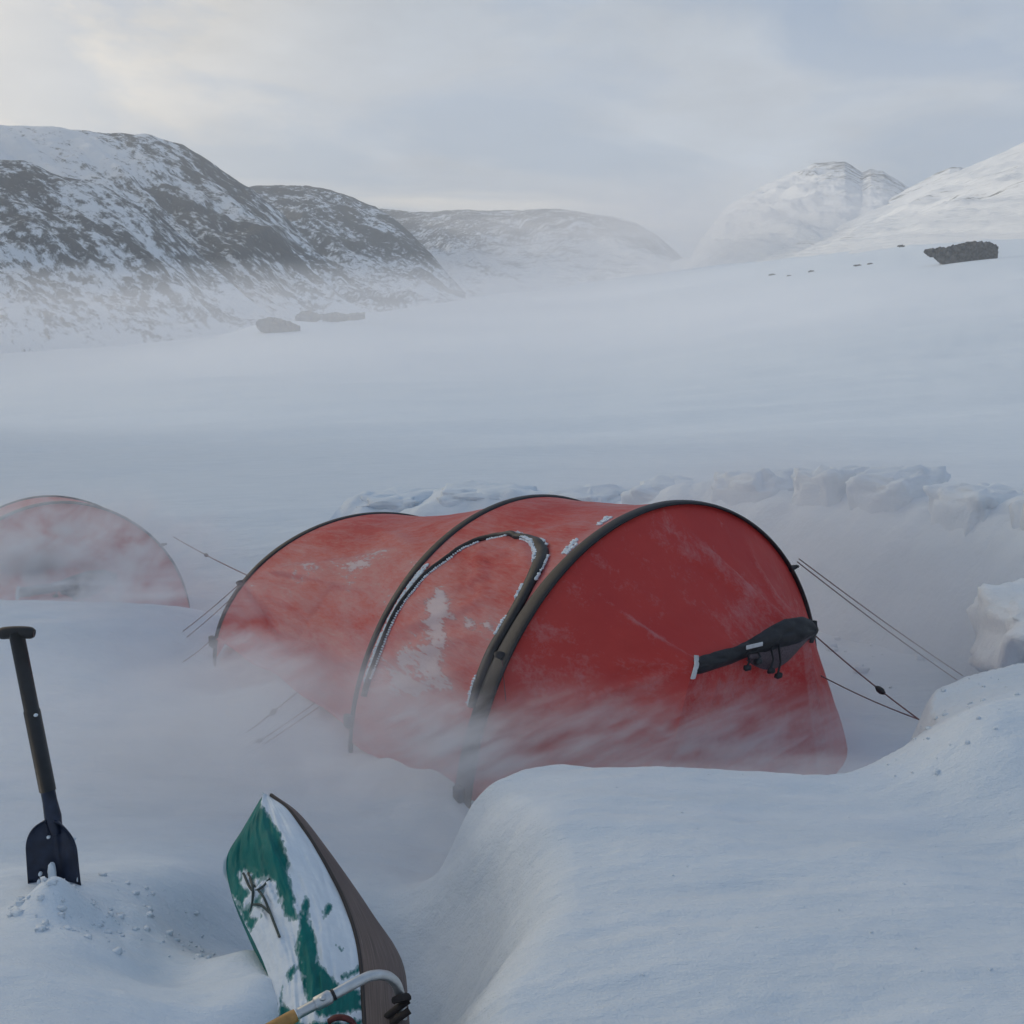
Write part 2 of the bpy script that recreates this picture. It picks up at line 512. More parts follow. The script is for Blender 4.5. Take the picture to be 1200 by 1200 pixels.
def mountain(name, label, ridge, footp, r_ridge, mat, px0, px1, step, rows, rough, prof, rockf, seed, back=1.6):
    """ridge, footp: (photo x, photo y[, distance]) outlines; the slope between them is real ground of that depth"""
    ridge, footp, r_ridge = (np.array(q, float) for q in (ridge, footp, r_ridge))
    px = np.arange(px0, px1 + step, step, dtype=float)
    if px0 < -500:
        px = np.r_[np.arange(-3700, -200, 45.0), np.arange(-200, px1 + step, step)]
    ry = np.interp(px, ridge[:, 0], ridge[:, 1])
    fy = np.interp(px, footp[:, 0], footp[:, 1])
    rf = np.interp(px, footp[:, 0], footp[:, 2])
    rrg = np.interp(px, r_ridge[:, 0], r_ridge[:, 1])
    ry = np.minimum(ry, fy - .5)
    V, UV, RK = [], [], []
    for k in range(rows + 14):
        f = min(k / rows, 1.0)
        over = max(0, k - rows) / 14
        for i, x in enumerate(px):
            pf, pr = at_r(x, fy[i], rf[i]), at_r(x, ry[i], rrg[i])
            p = pf + (pr - pf) * f
            p[2] = pf[2] + (pr[2] - pf[2]) * f ** prof
            if over:
                dirn = np.array([p[0], p[1]]) / math.hypot(p[0], p[1])
                run = (rrg[i] - rf[i]) * over * back
                p[:2] += dirn * run
                p[2] -= (pr[2] - pf[2] + 20) * over ** 1.8
            V.append(p)
            UV.append((x / F * (rf[i] + rrg[i]) * .5, f * math.hypot(rrg[i] - rf[i], pr[2] - pf[2]) + over * 100))
            RK.append((x, f))
    V, UV, RK = np.array(V), np.array(UV), np.array(RK)
    amp = rough * np.sin(np.clip(RK[:, 1], 0, 1) * math.pi * .94) ** .7
    n = fbm(V[:, 0] / 70, V[:, 1] / 70, V[:, 2] / 45, 6, seed, .56)
    V[:, 2] += amp * n
    # gullies down the fall line
    g = fbm(UV[:, 0] / 26 + UV[:, 1] / 60, UV[:, 1] / 190, 0, 4, seed + 40)
    V[:, 2] += amp * .55 * g
    o = mesh(name, V, grid_faces(rows + 14, len(px))[:, ::-1].copy(), mat, uv=UV)
    at_ = o.data.attributes.new('rock', 'FLOAT', 'POINT')
    at_.data.foreach_set('value', np.array(rockf(RK[:, 0], RK[:, 1], n), float))
    tag(o, label, 'mountain', kind='structure')
    return o
def under(fp, dy, rs=1.0):
    return [(x, y + dy, r * rs) for x, y, r in fp]
FT = [tuple(f) for f in foot]
mm1 = mountain_material('rocky_slope', .03, 64, 1)
mountain('mountain', 'left mountain shoulder with dark rocks showing through streaks of snow',
         [(-3700, -300), (-1600, -40), (-900, 90), (-400, 150), (-100, 188), (0, 192), (30, 195), (60, 207), (110, 217), (150, 230), (175, 240), (195, 256), (235, 295), (280, 340), (315, 366), (345, 382)],
         [(-3700, 700, 380), (-1600, 520, 400), (-900, 440, 420), (0, 424, 520), (150, 414, 560), (240, 404, 600), (345, 388, 700)], [(-900, 700), (0, 740), (200, 760), (345, 740)],
         mm1, -700, 345, 2.5, 110, 11, .95,
         lambda x, f, n: -.46 + .25 * sstep(-.12, .35, f + .25 * n) + .04 * sstep(.9, 1, f) - .10 * sstep(230, 330, x), 5)
mountain('mountain', 'left mountain with a rounded ridge and dark broken rock face',
         [(-3700, -500), (-1600, -170), (-900, 50), (-400, 105), (-100, 138), (0, 147), (60, 152), (120, 156), (180, 162), (212, 170), (240, 183), (270, 201), (296, 219), (330, 250), (368, 292), (408, 325), (450, 348), (490, 358)],
         [(-3700, 600, 600), (-1600, 450, 650), (-900, 400, 700), (0, 330, 800), (200, 370, 800), (345, 384, 740), (420, 376, 840), (500, 362, 980)], [(-900, 1100), (0, 1080), (200, 1050), (300, 1000), (400, 960), (490, 1000)],
         mountain_material('rocky_face', .03, 56, 2), -700, 490, 2.5, 120, 14, .85,
         lambda x, f, n: -.42 + .26 * sstep(60, 230, x + 30 * n) * sstep(-.12, .35, f), 6)
mountain('mountain', 'middle mountain spur with a snow gully beside its dark cliffs',
         [(280, 222), (296, 217), (330, 217), (365, 219), (400, 225), (440, 240), (470, 262), (505, 296), (525, 322), (545, 345)],
         [(280, 372, 900), (420, 374, 1000), (500, 362, 1100), (550, 352, 1200)], [(280, 1350), (440, 1400), (550, 1320)],
         mountain_material('cliff_spur', .03, 55, 3), 280, 545, 1.5, 100, 14, .9,
         lambda x, f, n: -.38 + .24 * sstep(-.1, .5, f + .2 * n) + .06 * sstep(.85, 1, f), 7)
mountain('mountain', 'long flat plateau ridge at the head of the valley',
         [(400, 250), (440, 246), (480, 248), (540, 247), (600, 246), (660, 246), (720, 252), (745, 260), (770, 276), (795, 298), (815, 316)],
         [(400, 366, 1250), (500, 360, 1400), (600, 346, 1600), (700, 334, 1750), (820, 318, 1700)], [(400, 2100), (600, 2200), (820, 2000)],
         mountain_material('plateau', .04, 40, 4), 400, 815, 1.5, 90, 16, .7,
         lambda x, f, n: -.34 + .20 * sstep(.15, .7, f + .2 * n), 8)
mountain('mountain', 'pale snowy peak with a jagged top right of the valley',
         [(770, 330), (810, 300), (830, 268), (850, 243), (880, 225), (910, 211), (935, 200), (955, 192), (975, 190), (990, 190), (1010, 202), (1020, 198), (1035, 200), (1055, 212), (1075, 225), (1110, 260), (1150, 300)],
         [(770, 322, 1500), (900, 310, 1300), (1150, 300, 1100)], [(770, 1900), (960, 2200), (1150, 1900)],
         mountain_material('snowy_peak', -.02, 35, 5), 770, 1150, 1.5, 90, 16, .9,
         lambda x, f, n: -.50 + .34 * sstep(.35, .95, f + .2 * n) * sstep(900, 980, x), 9)
mountain('mountain', 'far rocky ridge just showing above the right snow slope',
         [(1040, 235), (1065, 220), (1090, 207), (1112, 196), (1125, 194), (1150, 200), (1250, 210)],
         [(1040, 300, 1200), (1250, 290, 1000)], [(1040, 1700), (1250, 1700)],
         mountain_material('far_ridge', -.02, 30, 6), 1040, 1250, 2, 60, 10, .9, lambda x, f, n: -.35 + .1 * f, 10)
mountain('mountain', 'smooth white snow slope rising on the right of the valley',
         [(780, 326), (820, 309), (880, 300), (930, 286), (960, 273), (1000, 256), (1050, 235), (1080, 220), (1110, 206), (1150, 189), (1200, 168), (1400, 90), (2100, -100)],
         [(780, 326, 1450), (900, 309, 1200), (1000, 297, 1000), (1100, 289, 900), (1200, 282, 820), (1500, 268, 700), (2100, 268, 600)], [(780, 1600), (900, 1500), (1050, 1400), (1200, 1350), (2100, 1000)],
         mountain_material('snow_slope', -.02, 8, 7, stretch=4), 780, 2000, 3, 90, 9, .9,
         lambda x, f, n: -.52 + .08 * sstep(.1, .5, f) + .06 * (n > .25), 12)

# an unseen snow mound added left of the camp to block the low sun
hu, hv = np.meshgrid(np.linspace(0, 1, 60), np.linspace(0, 2 * math.pi, 120, endpoint=False), indexing='ij')
hx, hy = -128 + 92 * hu * np.cos(hv), 80 + 84 * hu * np.sin(hv)
hz_ = 62 * (.5 + .5 * np.cos(math.pi * hu)) ** .9 + 13 * fbm(hx / 34, hy / 34, 0, 6, 88) * np.sin(hu * math.pi) - 1.5
sun_block_hill = mesh('sun_block_hill', np.stack([hx, hy, hz_ + ground_z(hx, hy)], -1), grid_faces(60, 120, True)[:, ::-1].copy(), M_snow)
tag(sun_block_hill, 'unseen snow mound added left of the camp to block the sun', 'sun_block_hill', kind='structure')

# ------------------------------------------------------------------ boulders on the valley floor
M_rock = plain('dark_rock', (.085, .088, .085), .9, 0, .7, .9, 1.0, .4)
def ground_dist(px, py, far=1200):
    r = np.geomspace(20, far, 900)
    d = ray(px, py)
    h = math.hypot(d[0], d[1])
    z = CAM_Z + d[2] / h * r
    hit = np.nonzero(z < ground_z(d[0] / h * r, d[1] / h * r))[0]
    return r[hit[0]] if len(hit) else far * .8
def rock_pile(name, label, prof, dist, depth, n=60, group=None, seed=0):
    """prof: photo outline of the top edge and bottom edge [(x, ytop, ybottom)]; the rock bulges 'depth' metres both ways"""
    P = np.array(prof, float)
    j = int(np.argmax(P[:, 2]))
    dist = min(ground_dist(P[j, 0], P[j, 2]), .93 * float(np.interp(math.atan2(P[j, 0] - 600, F * CP), foot_az, foot[:, 2])))
    depth = depth * .45 * max(1, dist / 250)
    xs = np.linspace(P[0, 0], P[-1, 0], n)
    yt, yb = np.interp(xs, P[:, 0], P[:, 1]), np.interp(xs, P[:, 0], P[:, 2])
    V = []
    m = 28
    c0 = at_r((P[0, 0] + P[-1, 0]) / 2, yb.mean(), dist)
    for i, x in enumerate(xs):
        top, bot = at_r(x, yt[i], dist), at_r(x, yb[i], dist)
        hh = top[2] - bot[2]
        u = i / (n - 1)
        dd = depth * (.25 + .75 * math.sin(math.pi * min(max(u, .02), .98)) ** .6)
        dr = np.array([bot[0], bot[1], 0]) / math.hypot(bot[0], bot[1])
        for k in range(m):
            a = math.pi * (k / (m - 1) * 1.1 - .05)
            sgn = math.copysign(abs(math.cos(a)) ** .6, math.cos(a))
            q = bot + np.array([0, 0, hh * max(-.3, math.copysign(abs(math.sin(a)) ** .55, math.sin(a)))]) - dr * dd * sgn
            q = q - np.array([0, 0, .05 * hh])
            V.append(q)
    V = np.array(V)
    sc = max(.15, depth * .5)
    nz = fbm(V[:, 0] / sc, V[:, 1] / sc, V[:, 2] / sc * 1.6, 5, seed, .6)
    step = np.round(nz * 4) / 4 * .5 + nz * .5
    V[:, 2] += step * depth * .42
    V[:, 1] -= step * depth * .6
    o = mesh(name, V - c0, grid_faces(n, m), M_rock, smooth=False, loc=c0)
    tag(o, label, 'boulder', group)
    return o
rock_pile('rock_outcrop', 'long dark rock outcrop with a blunt right end on the right snow slope',
          [(1083, 293, 296), (1095, 291, 300), (1108, 289, 306), (1118, 286, 308), (1126, 284, 308), (1138, 281.5, 307), (1152, 283, 306), (1165, 285, 306), (1169, 288, 305)], 150, 3.2, 80, None, 3)
rock_pile('boulder', 'rounded dark grey rock mound poking out of the snow knoll on the left',
          [(300, 378, 381), (306, 374, 385), (316, 372, 388), (328, 373, 389), (340, 377, 388), (352, 382, 386)], 262, 3.5, 50, None, 5)
rock_pile('boulder', 'small dark rock behind and right of the rock mound on the left',
          [(346, 371, 374), (354, 365, 374), (362, 363, 374), (372, 367, 374), (378, 370, 373)], 330, 3, 40, None, 9)
rock_pile('boulder', 'thin low line of rock below the left mountain, right of the small dark rock',
          [(378, 368, 374), (390, 366, 374), (405, 368, 374), (418, 367, 373), (428, 366, 371)], 340, 2.5, 40, None, 12)
for k, (x, y, ww, hh) in enumerate([(905, 322, 4.5, 1.3), (925, 323, 3, .8), (951, 318, 4, 1.1), (1006, 311, 6, .9), (1020, 309, 4, .8), (1056, 288, 4.5, 1.1)]):
    rock_pile('boulder', ['leftmost', 'second from left', 'third from left', 'third from right', 'second from right', 'rightmost'][k] + ' of the small dark stones dotting the far right snow slope', [(x - ww, y, y + .5), (x - ww * .4, y - hh, y + 1), (x + ww * .3, y - hh * .8, y + 1), (x + ww, y, y + .5)],
              190 + 11 * k, 1.0, 16, 'small stones on the far right snow slope', 20 + k)

# ------------------------------------------------------------------ snow wall behind the tent
def blob(size, seed, n=14, rough=.12, pw=.32, nf=1.0):
    """a worn block of snow: a squarish rounded solid with chipped faces"""
    th = np.linspace(0, math.pi, n)
    ph = np.linspace(0, 2 * math.pi, 2 * n, endpoint=False)
    T, P = np.meshgrid(th, ph, indexing='ij')
    sg = lambda v: np.sign(v) * np.abs(v) ** pw
    X, Y, Z = sg(np.sin(T)) * sg(np.cos(P)), sg(np.sin(T)) * sg(np.sin(P)), sg(np.cos(T))
    k = 1 + rough * fbm(X * 1.3 * nf + seed * 3.1, Y * 1.3 * nf, Z * 1.3 * nf, 4, seed)
    V = np.stack([X * k * size[0] / 2, Y * k * size[1] / 2, Z * k * size[2] / 2], -1).reshape(-1, 3)
    return V, grid_faces(n, 2 * n, True)[:, ::-1].copy()
wall_px = [(415, 10.4, 580), (480, 10.2, 577), (560, 9.9, 573), (640, 9.7, 577), (700, 9.4, 574), (760, 9.1, 570), (820, 8.8, 565), (880, 8.5, 560), (940, 8.2, 556), (1000, 7.9, 553),
           (1060, 7.6, 556), (1110, 7.35, 566), (1160, 7.1, 576), (1220, 6.8, 580), (1300, 6.4, 580)]
wl = np.array([at_y(x, y, d) for x, d, y in wall_px])
wls = smooth_path(wl, 230)
wall = empty('snow_wall', (wls[len(wls) // 2][0], wls[len(wls) // 2][1], 0))
wloc = np.array(wall.location)
tag(wall, 'chest high windbreak wall of cut snow blocks curving behind the red tent', 'snow wall')
n = len(wls)
m = 40
V = []
tt = np.gradient(wls[:, :2], axis=0)
tt /= np.linalg.norm(tt, axis=1)[:, None]
for i in range(n):
    nr = np.array([tt[i][1], -tt[i][0]])          # towards the camera side
    top = wls[i][2]
    gz = float(ground_z(wls[i][0], wls[i][1]))
    hgt = (top - gz) * (.93 if i / n > .3 else .98)
    for k in range(m):
        u = k / (m - 1) * 2 - 1                   # -1 back .. 1 front
        off = u * (.75 if u < 0 else .62)
        f = 1 - abs(u) ** (3.2 if u > 0 else 2.0)
        p = wls[i][:2] + nr * off
        V.append((p[0], p[1], gz - .15 + (hgt + .15) * f))
V = np.array(V)
V[:, 2] += .13 * fbm(V[:, 0] * 2.6, V[:, 1] * 2.2, V[:, 2] * 2, 4, 51) * np.tile(np.clip(1 - np.abs(np.linspace(-1, 1, m)) ** 4, 0, 1), n)
dv = .10 * fbm(V[:, 0] * 1.6, V[:, 1] * 1.6, V[:, 2] * 3.5, 4, 52)
V[:, 1] -= dv
mesh('snow_bank', V - wloc, grid_faces(n, m), M_block, wall)
def wall_block(i, z, size, seed, fwd, tilt):
    i = min(max(i, 0), n - 1)
    nr = np.array([tt[i][1], -tt[i][0]])
    p = wls[i][:2] + nr * fwd
    V, Fc = blob(size, seed, 28, .33, .42, 1.9)
    a = math.atan2(tt[i][1], tt[i][0])
    o = mesh('snow_block', V, Fc, M_block, wall, loc=(p[0] - wloc[0], p[1] - wloc[1], z))
    o.rotation_euler = (tilt[0], tilt[1], a + tilt[2])
    return o
blocks = [(845, 945, 553, 50), (948, 1022, 549, 46), (1024, 1098, 551, 46), (1112, 1215, 570, 46), (1222, 1310, 572, 50), (750, 845, 566, 34), (655, 745, 573, 30), (520, 640, 571, 26), (430, 515, 577, 22)]
proj_w = project(wls)
for k, (x0, x1, yt, hpx) in enumerate(blocks):
    i = int(np.argmin(np.abs(proj_w[:, 0] - (x0 + x1) / 2)))
    d = wls[i][1]
    zt = at_y((x0 + x1) / 2, yt, d)[2]
    sz = (hpx / F * d * 1.5)
    wall_block(i, zt - sz / 2, ((x1 - x0) / F * d * 1.02, .5, sz), 60 + k, .05, (random.uniform(-.08, .08), random.uniform(-.10, .05), random.uniform(-.12, .12)))
for k, (x0, x1, yt, hpx) in enumerate([(880, 960, 598, 60), (964, 1040, 600, 60), (1044, 1112, 604, 62), (1116, 1200, 616, 60), (905, 1000, 660, 62), (1004, 1085, 664, 64), (1088, 1170, 676, 62)]):
    i = int(np.argmin(np.abs(proj_w[:, 0] - (x0 + x1) / 2)))
    fw = .02 if k < 4 else .12
    d = wls[i][1] - fw
    zt = at_y((x0 + x1) / 2, yt, d)[2]
    sz = hpx / F * d * 1.1
    wall_block(i, zt - sz / 2, ((x1 - x0) / F * d, .55, sz), 80 + k, fw, (random.uniform(-.06, .06), random.uniform(-.05, .05), random.uniform(-.08, .08)))

V, Fc = blob((.66, .7, .46), 140, 26, .30, .55, 2.0)
c_ = at_y(1243, 752, 5.7)
tag(mesh('snow_block', V, Fc, M_block, None, loc=c_), 'worn snow lump at the right edge, nearer than the wall', 'snow block')

# ------------------------------------------------------------------ tent
def fabric_material():
    m, t, b = mat_new('red_ripstop')
    out = t.nodes['Material Output']
    tcn = N(t, 'ShaderNodeTexCoord')
    mp1 = N(t, 'ShaderNodeMapping')
    mp1.inputs['Rotation'].default_value = (R(20), R(-28), R(10))
    mp1.inputs['Scale'].default_value = (.9, 4.5, 4.5)
    L(t, tcn.outputs['Object'], mp1.inputs[0])
    n1 = N(t, 'ShaderNodeTexNoise', i_Scale=2.4, i_Detail=8.0, i_Roughness=.68, i_Distortion=.3)
    L(t, mp1.outputs[0], n1.inputs['Vector'])
    n2 = N(t, 'ShaderNodeTexNoise', i_Scale=1.9, i_Detail=4.0, i_Roughness=.5)
    L(t, tcn.outputs['Object'], n2.inputs['Vector'])
    n3 = N(t, 'ShaderNodeTexNoise', i_Scale=16.0, i_Detail=6.0, i_Roughness=.75)
    L(t, mp1.outputs[0], n3.inputs['Vector'])
    fa = N(t, 'ShaderNodeAttribute', attribute_name='frost')  # carries the frost and the painted crease highlights
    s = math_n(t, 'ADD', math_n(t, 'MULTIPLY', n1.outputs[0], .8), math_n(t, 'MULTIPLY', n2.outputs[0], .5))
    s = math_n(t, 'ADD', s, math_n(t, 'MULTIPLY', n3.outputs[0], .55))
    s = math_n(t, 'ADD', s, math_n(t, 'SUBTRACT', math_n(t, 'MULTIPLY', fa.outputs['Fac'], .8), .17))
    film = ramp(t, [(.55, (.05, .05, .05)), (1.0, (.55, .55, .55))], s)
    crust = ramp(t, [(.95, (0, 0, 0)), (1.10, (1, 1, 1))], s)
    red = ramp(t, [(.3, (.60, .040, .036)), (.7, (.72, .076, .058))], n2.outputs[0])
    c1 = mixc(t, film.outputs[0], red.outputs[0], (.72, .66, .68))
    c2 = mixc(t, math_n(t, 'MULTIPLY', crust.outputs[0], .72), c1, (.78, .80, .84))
    L(t, c2, b.inputs['Base Color'])
    b.inputs['Roughness'].default_value = .5
    b.inputs['Specular IOR Level'].default_value = .35
    bn = N(t, 'ShaderNodeTexNoise', i_Scale=5.0, i_Detail=5.0)
    L(t, mp1.outputs[0], bn.inputs['Vector'])
    hh = math_n(t, 'ADD', bn.outputs[0], math_n(t, 'MULTIPLY', crust.outputs[0], .35))
    bmp = bump(t, b, hh, .5, .012)
    tr = N(t, 'ShaderNodeBsdfTranslucent')
    L(t, c2, tr.inputs[0])
    L(t, bmp.outputs[0], tr.inputs['Normal'])
    mx = N(t, 'ShaderNodeMixShader', n0=.45)
    L(t, b.outputs[0], mx.inputs[1])
    L(t, tr.outputs[0], mx.inputs[2])
    L(t, mx.outputs[0], out.inputs['Surface'])
    return m
M_fab = fabric_material()
M_black = plain('black_webbing', (.012, .013, .017), .55, 0, .3, 60, .3, .002)
M_frost = snow_material('frost_crust', 6.0)
M_line = plain('guy_cord', (.17, .095, .10), .7, 0, .3, 80, .1, .001)
M_grey = plain('grey_tag', (.55, .56, .58), .5, 0, .1, 60, .05, .001)
M_pole = plain('pole_metal', (.12, .125, .14), .4, .6, .1, 60, .05, .001)

HOOPS = {'A': (0.0, 2.005, 1.171), 'B': (-.97, 1.912, 1.044), 'C': (-2.595, 1.842, .689)}
EN, EM = 1.034, 1.026
def arc(w, h, a, t, sc=1.0, lift=0.0):
    t = np.asarray(t, float) * math.pi
    c = -np.sign(np.cos(t)) * np.abs(np.cos(t)) ** EM * w / 2 * sc
    z = np.clip(np.sin(t), 0, 1) ** EN * h * sc + lift
    c = np.where(c > 0, c * (1 - .14 * np.clip(1 - z / (h * sc), 0, 1) ** 2), c)
    return np.stack([np.full(t.shape, float(a)), c, z], -1)
tent = empty('tent', (TENT_XY[0], TENT_XY[1], 0), TENT_YAW - math.pi / 2)
tag(tent, 'large red tunnel tent with black pole arches and a frosted arched door, in the middle', 'tent', 'red tunnel tents')
def fold(u, v, lines):
    """tension folds: ridges along segments in (u, v)"""
    o = 0
    for (u0, v0, u1, v1, amp, wd) in lines:
        e = np.array([u1 - u0, (v1 - v0)])
        t = ((u - u0) * e[0] + (v - v0) * e[1]) / (e @ e)
        tc_ = np.clip(t, 0, 1)
        d2 = (u - u0 - tc_ * e[0]) ** 2 + (v - v0 - tc_ * e[1]) ** 2
        o = o + amp * np.exp(-d2 / wd ** 2) * np.clip(np.sin(np.clip(t, 0, 1) * math.pi), 0, 1) ** .5
    return o
def sheet(name, ca, cb, nu, nv, sag, lines, frost, seed, t0=0.0, t1=1.0, hem=0.0, parent=tent, mat=None, wr=.009, wdir=(4, 16), flare=0.0):
    """fabric stretched between two arches: ca, cb give points for v in 0..1"""
    u = np.linspace(0, 1, nu)
    v = np.linspace(t0, t1, nv)
    A, B = ca(v), cb(v)
    U, Vv = np.meshgrid(u, v, indexing='ij')
    P = A[None] * (1 - U[..., None]) + B[None] * U[..., None]
    # inward sag between the poles
    ctr = np.array([0, 0, .25])
    q = P - ctr * np.array([0, 1, 1])
    q[..., 0] = 0
    ln = np.linalg.norm(q, axis=-1, keepdims=True) + 1e-6
    nrm = q / ln
    edge = np.clip(np.sin(U * math.pi), 0, 1) ** .8
    d = -sag * np.sin(U * math.pi) * np.clip(np.sin(Vv * math.pi) * 2.0, .3, 1)
    d = d + 1.7 * fold(U, Vv, lines) * edge
    d = d + wr * edge * fbm(U * wdir[0] + Vv * 6 + seed, Vv * wdir[1] - U * 3, 0, 4, seed)
    P = P + nrm * d[..., None]
    if flare:
        P[..., 1] += flare * np.sin(U * math.pi) ** .7 * np.clip((Vv - .78) / .22, 0, 1)
    if hem:
        P[..., 2] = np.maximum(P[..., 2], hem + .012 * np.sin(U * 17 + seed) * edge)
    o = mesh(name, P.reshape(-1, 3), grid_faces(nu, nv), mat or M_fab, parent, uv=np.stack([U.ravel(), Vv.ravel()], -1))
    a = o.data.attributes.new('frost', 'FLOAT', 'POINT')
    a.data.foreach_set('value', (np.array(frost(U, Vv), float) + .13 * np.clip(fold(U, Vv, lines) / .012, 0, 1.0) * edge).ravel())  # pale crease highlights painted along the folds, on top of the frost
    return o, P
hA = lambda v: arc(HOOPS['A'][1], HOOPS['A'][2], 0, v)
hB = lambda v: arc(HOOPS['B'][1], HOOPS['B'][2], HOOPS['B'][0], v)
hC = lambda v: arc(HOOPS['C'][1], HOOPS['C'][2], HOOPS['C'][0], v)
gb = lambda u, v, cu, cv, su, sv: np.exp(-((u - cu) / su) ** 2 - ((v - cv) / sv) ** 2)
# rear half, between the low back arch and the middle arch
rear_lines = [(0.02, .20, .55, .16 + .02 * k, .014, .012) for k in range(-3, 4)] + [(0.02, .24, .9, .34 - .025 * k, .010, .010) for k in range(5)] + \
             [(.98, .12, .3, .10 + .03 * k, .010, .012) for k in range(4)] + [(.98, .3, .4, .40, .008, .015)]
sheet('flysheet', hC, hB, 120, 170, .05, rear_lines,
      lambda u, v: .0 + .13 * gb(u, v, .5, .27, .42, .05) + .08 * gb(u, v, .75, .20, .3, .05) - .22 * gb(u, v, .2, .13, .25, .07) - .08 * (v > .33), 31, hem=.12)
# door half, between the middle arch and the tall front arch
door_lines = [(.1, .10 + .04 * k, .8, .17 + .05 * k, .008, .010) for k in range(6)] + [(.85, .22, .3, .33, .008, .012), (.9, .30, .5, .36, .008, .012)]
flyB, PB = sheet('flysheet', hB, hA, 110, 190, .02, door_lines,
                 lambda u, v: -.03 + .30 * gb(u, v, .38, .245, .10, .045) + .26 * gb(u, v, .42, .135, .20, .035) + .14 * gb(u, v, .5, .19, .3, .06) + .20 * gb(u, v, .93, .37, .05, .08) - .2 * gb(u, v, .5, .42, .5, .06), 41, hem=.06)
# porch: from the front arch down to the small front frame that carries the vent
FR_A, FR_W, FR_Z = .50, .30, .69
front_pts = [(FR_A + .10, -.60, -.05), (FR_A + .06, -.50, .18), (FR_A + .01, -.37, .50), (FR_A, -FR_W, FR_Z), (FR_A, -.10, FR_Z + .02), (FR_A, .10, FR_Z + .03), (FR_A, FR_W, FR_Z + .03), (FR_A + .01, .345, .5), (FR_A + .02, .42, .18), (FR_A + .02, .48, -.05)]
fk = np.array([0, .10, .22, .30, .44, .58, .70, .79, .90, 1.0])
fp = np.array(front_pts)
fr = lambda v: np.stack([np.interp(v, fk, fp[:, k]) for k in range(3)], -1)
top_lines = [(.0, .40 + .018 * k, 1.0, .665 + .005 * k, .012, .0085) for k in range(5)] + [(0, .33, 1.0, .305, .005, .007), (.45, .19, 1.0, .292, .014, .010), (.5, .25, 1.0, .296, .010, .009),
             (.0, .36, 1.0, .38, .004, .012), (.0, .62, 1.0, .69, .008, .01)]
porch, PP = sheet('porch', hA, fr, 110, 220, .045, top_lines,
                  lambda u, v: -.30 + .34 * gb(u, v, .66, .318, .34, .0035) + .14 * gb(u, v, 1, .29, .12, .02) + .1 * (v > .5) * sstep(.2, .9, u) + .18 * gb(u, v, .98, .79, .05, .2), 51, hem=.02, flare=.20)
# wall below the vent
w0 = lambda v: np.stack([np.interp(v, [0, 1], [FR_A + .10, FR_A + .02]), np.interp(v, [0, 1], [-.60, .56]), np.full(np.shape(v), -.05)], -1)
def w1(v):
    return np.stack([np.full(np.shape(v), FR_A), np.interp(v, [0, 1], [-FR_W, FR_W]), np.interp(v, [0, 1], [FR_Z, FR_Z + .03])], -1)
def wall_sheet():
    nu, nv = 70, 70
    u, v = np.meshgrid(np.linspace(0, 1, nu), np.linspace(0, 1, nv), indexing='ij')
    l = np.stack([np.interp(u[:, 0], [0, 1], [1, 0])] * nv, 1)
    # side edges follow the porch's own edges
    zl = np.interp(u[:, 0], [0, 1], [-.05, FR_Z])
    le = np.stack([np.interp(zl, fp[:4, 2], fp[:4, 0]), np.interp(zl, fp[:4, 2], fp[:4, 1]), zl], -1)
    rz = fp[6:, :][::-1]
    zr = np.interp(u[:, 0], [0, 1], [-.05, FR_Z + .03])
    re = np.stack([np.interp(zr, rz[:, 2], rz[:, 0]), np.interp(zr, rz[:, 2], rz[:, 1]), zr], -1)
    P = le[:, None] * (1 - v[..., None]) + re[:, None] * v[..., None]
    e = np.sin(v * math.pi) ** .7
    P[..., 0] += e * (-.015 + .012 * fbm(u * 3, v * 9, 0, 3, 61) + fold(u, v, [(1, .25, .2, .1, .018, .03), (1, .6, .1, .75, .012, .03), (1, .9, .1, .55, .01, .03)]))
    o = mesh('front_wall', P.reshape(-1, 3), grid_faces(nu, nv), M_fab, tent)
    a = o.data.attributes.new('frost', 'FLOAT', 'POINT')
    a.data.foreach_set('value', (-.15 + .2 * (v > .93)).ravel().astype(float))
wall_sheet()
# tail behind the low arch
tail = lambda v: np.stack([np.full(np.shape(v), -3.25), np.interp(v, [0, 1], [-.42, .42]), .10 + .12 * np.sin(np.asarray(v) * math.pi)], -1)
sheet('tail', tail, hC, 50, 90, .03, [], lambda u, v: 0 * u, 71, hem=-.05)
def ribbon(path, nrm, width, thick, side):
    """a flat band along path: width across (side vectors), proud by thick along nrm"""
    n_ = len(path)
    V = []
    prof = [(-.5, -.4), (-.5, .35), (-.38, .8), (-.15, 1), (.15, 1), (.38, .8), (.5, .35), (.5, -.4)]
    for i in range(n_):
        for a, h in prof:
            V.append(path[i] + side[i] * width[i] * a + nrm[i] * thick[i] * h)
    Fc = [tuple(q) for q in grid_faces(n_, len(prof), True)]
    Fc += [tuple(range(len(prof) - 1, -1, -1)), tuple((n_ - 1) * len(prof) + k for k in range(len(prof)))]
    return np.array(V), Fc
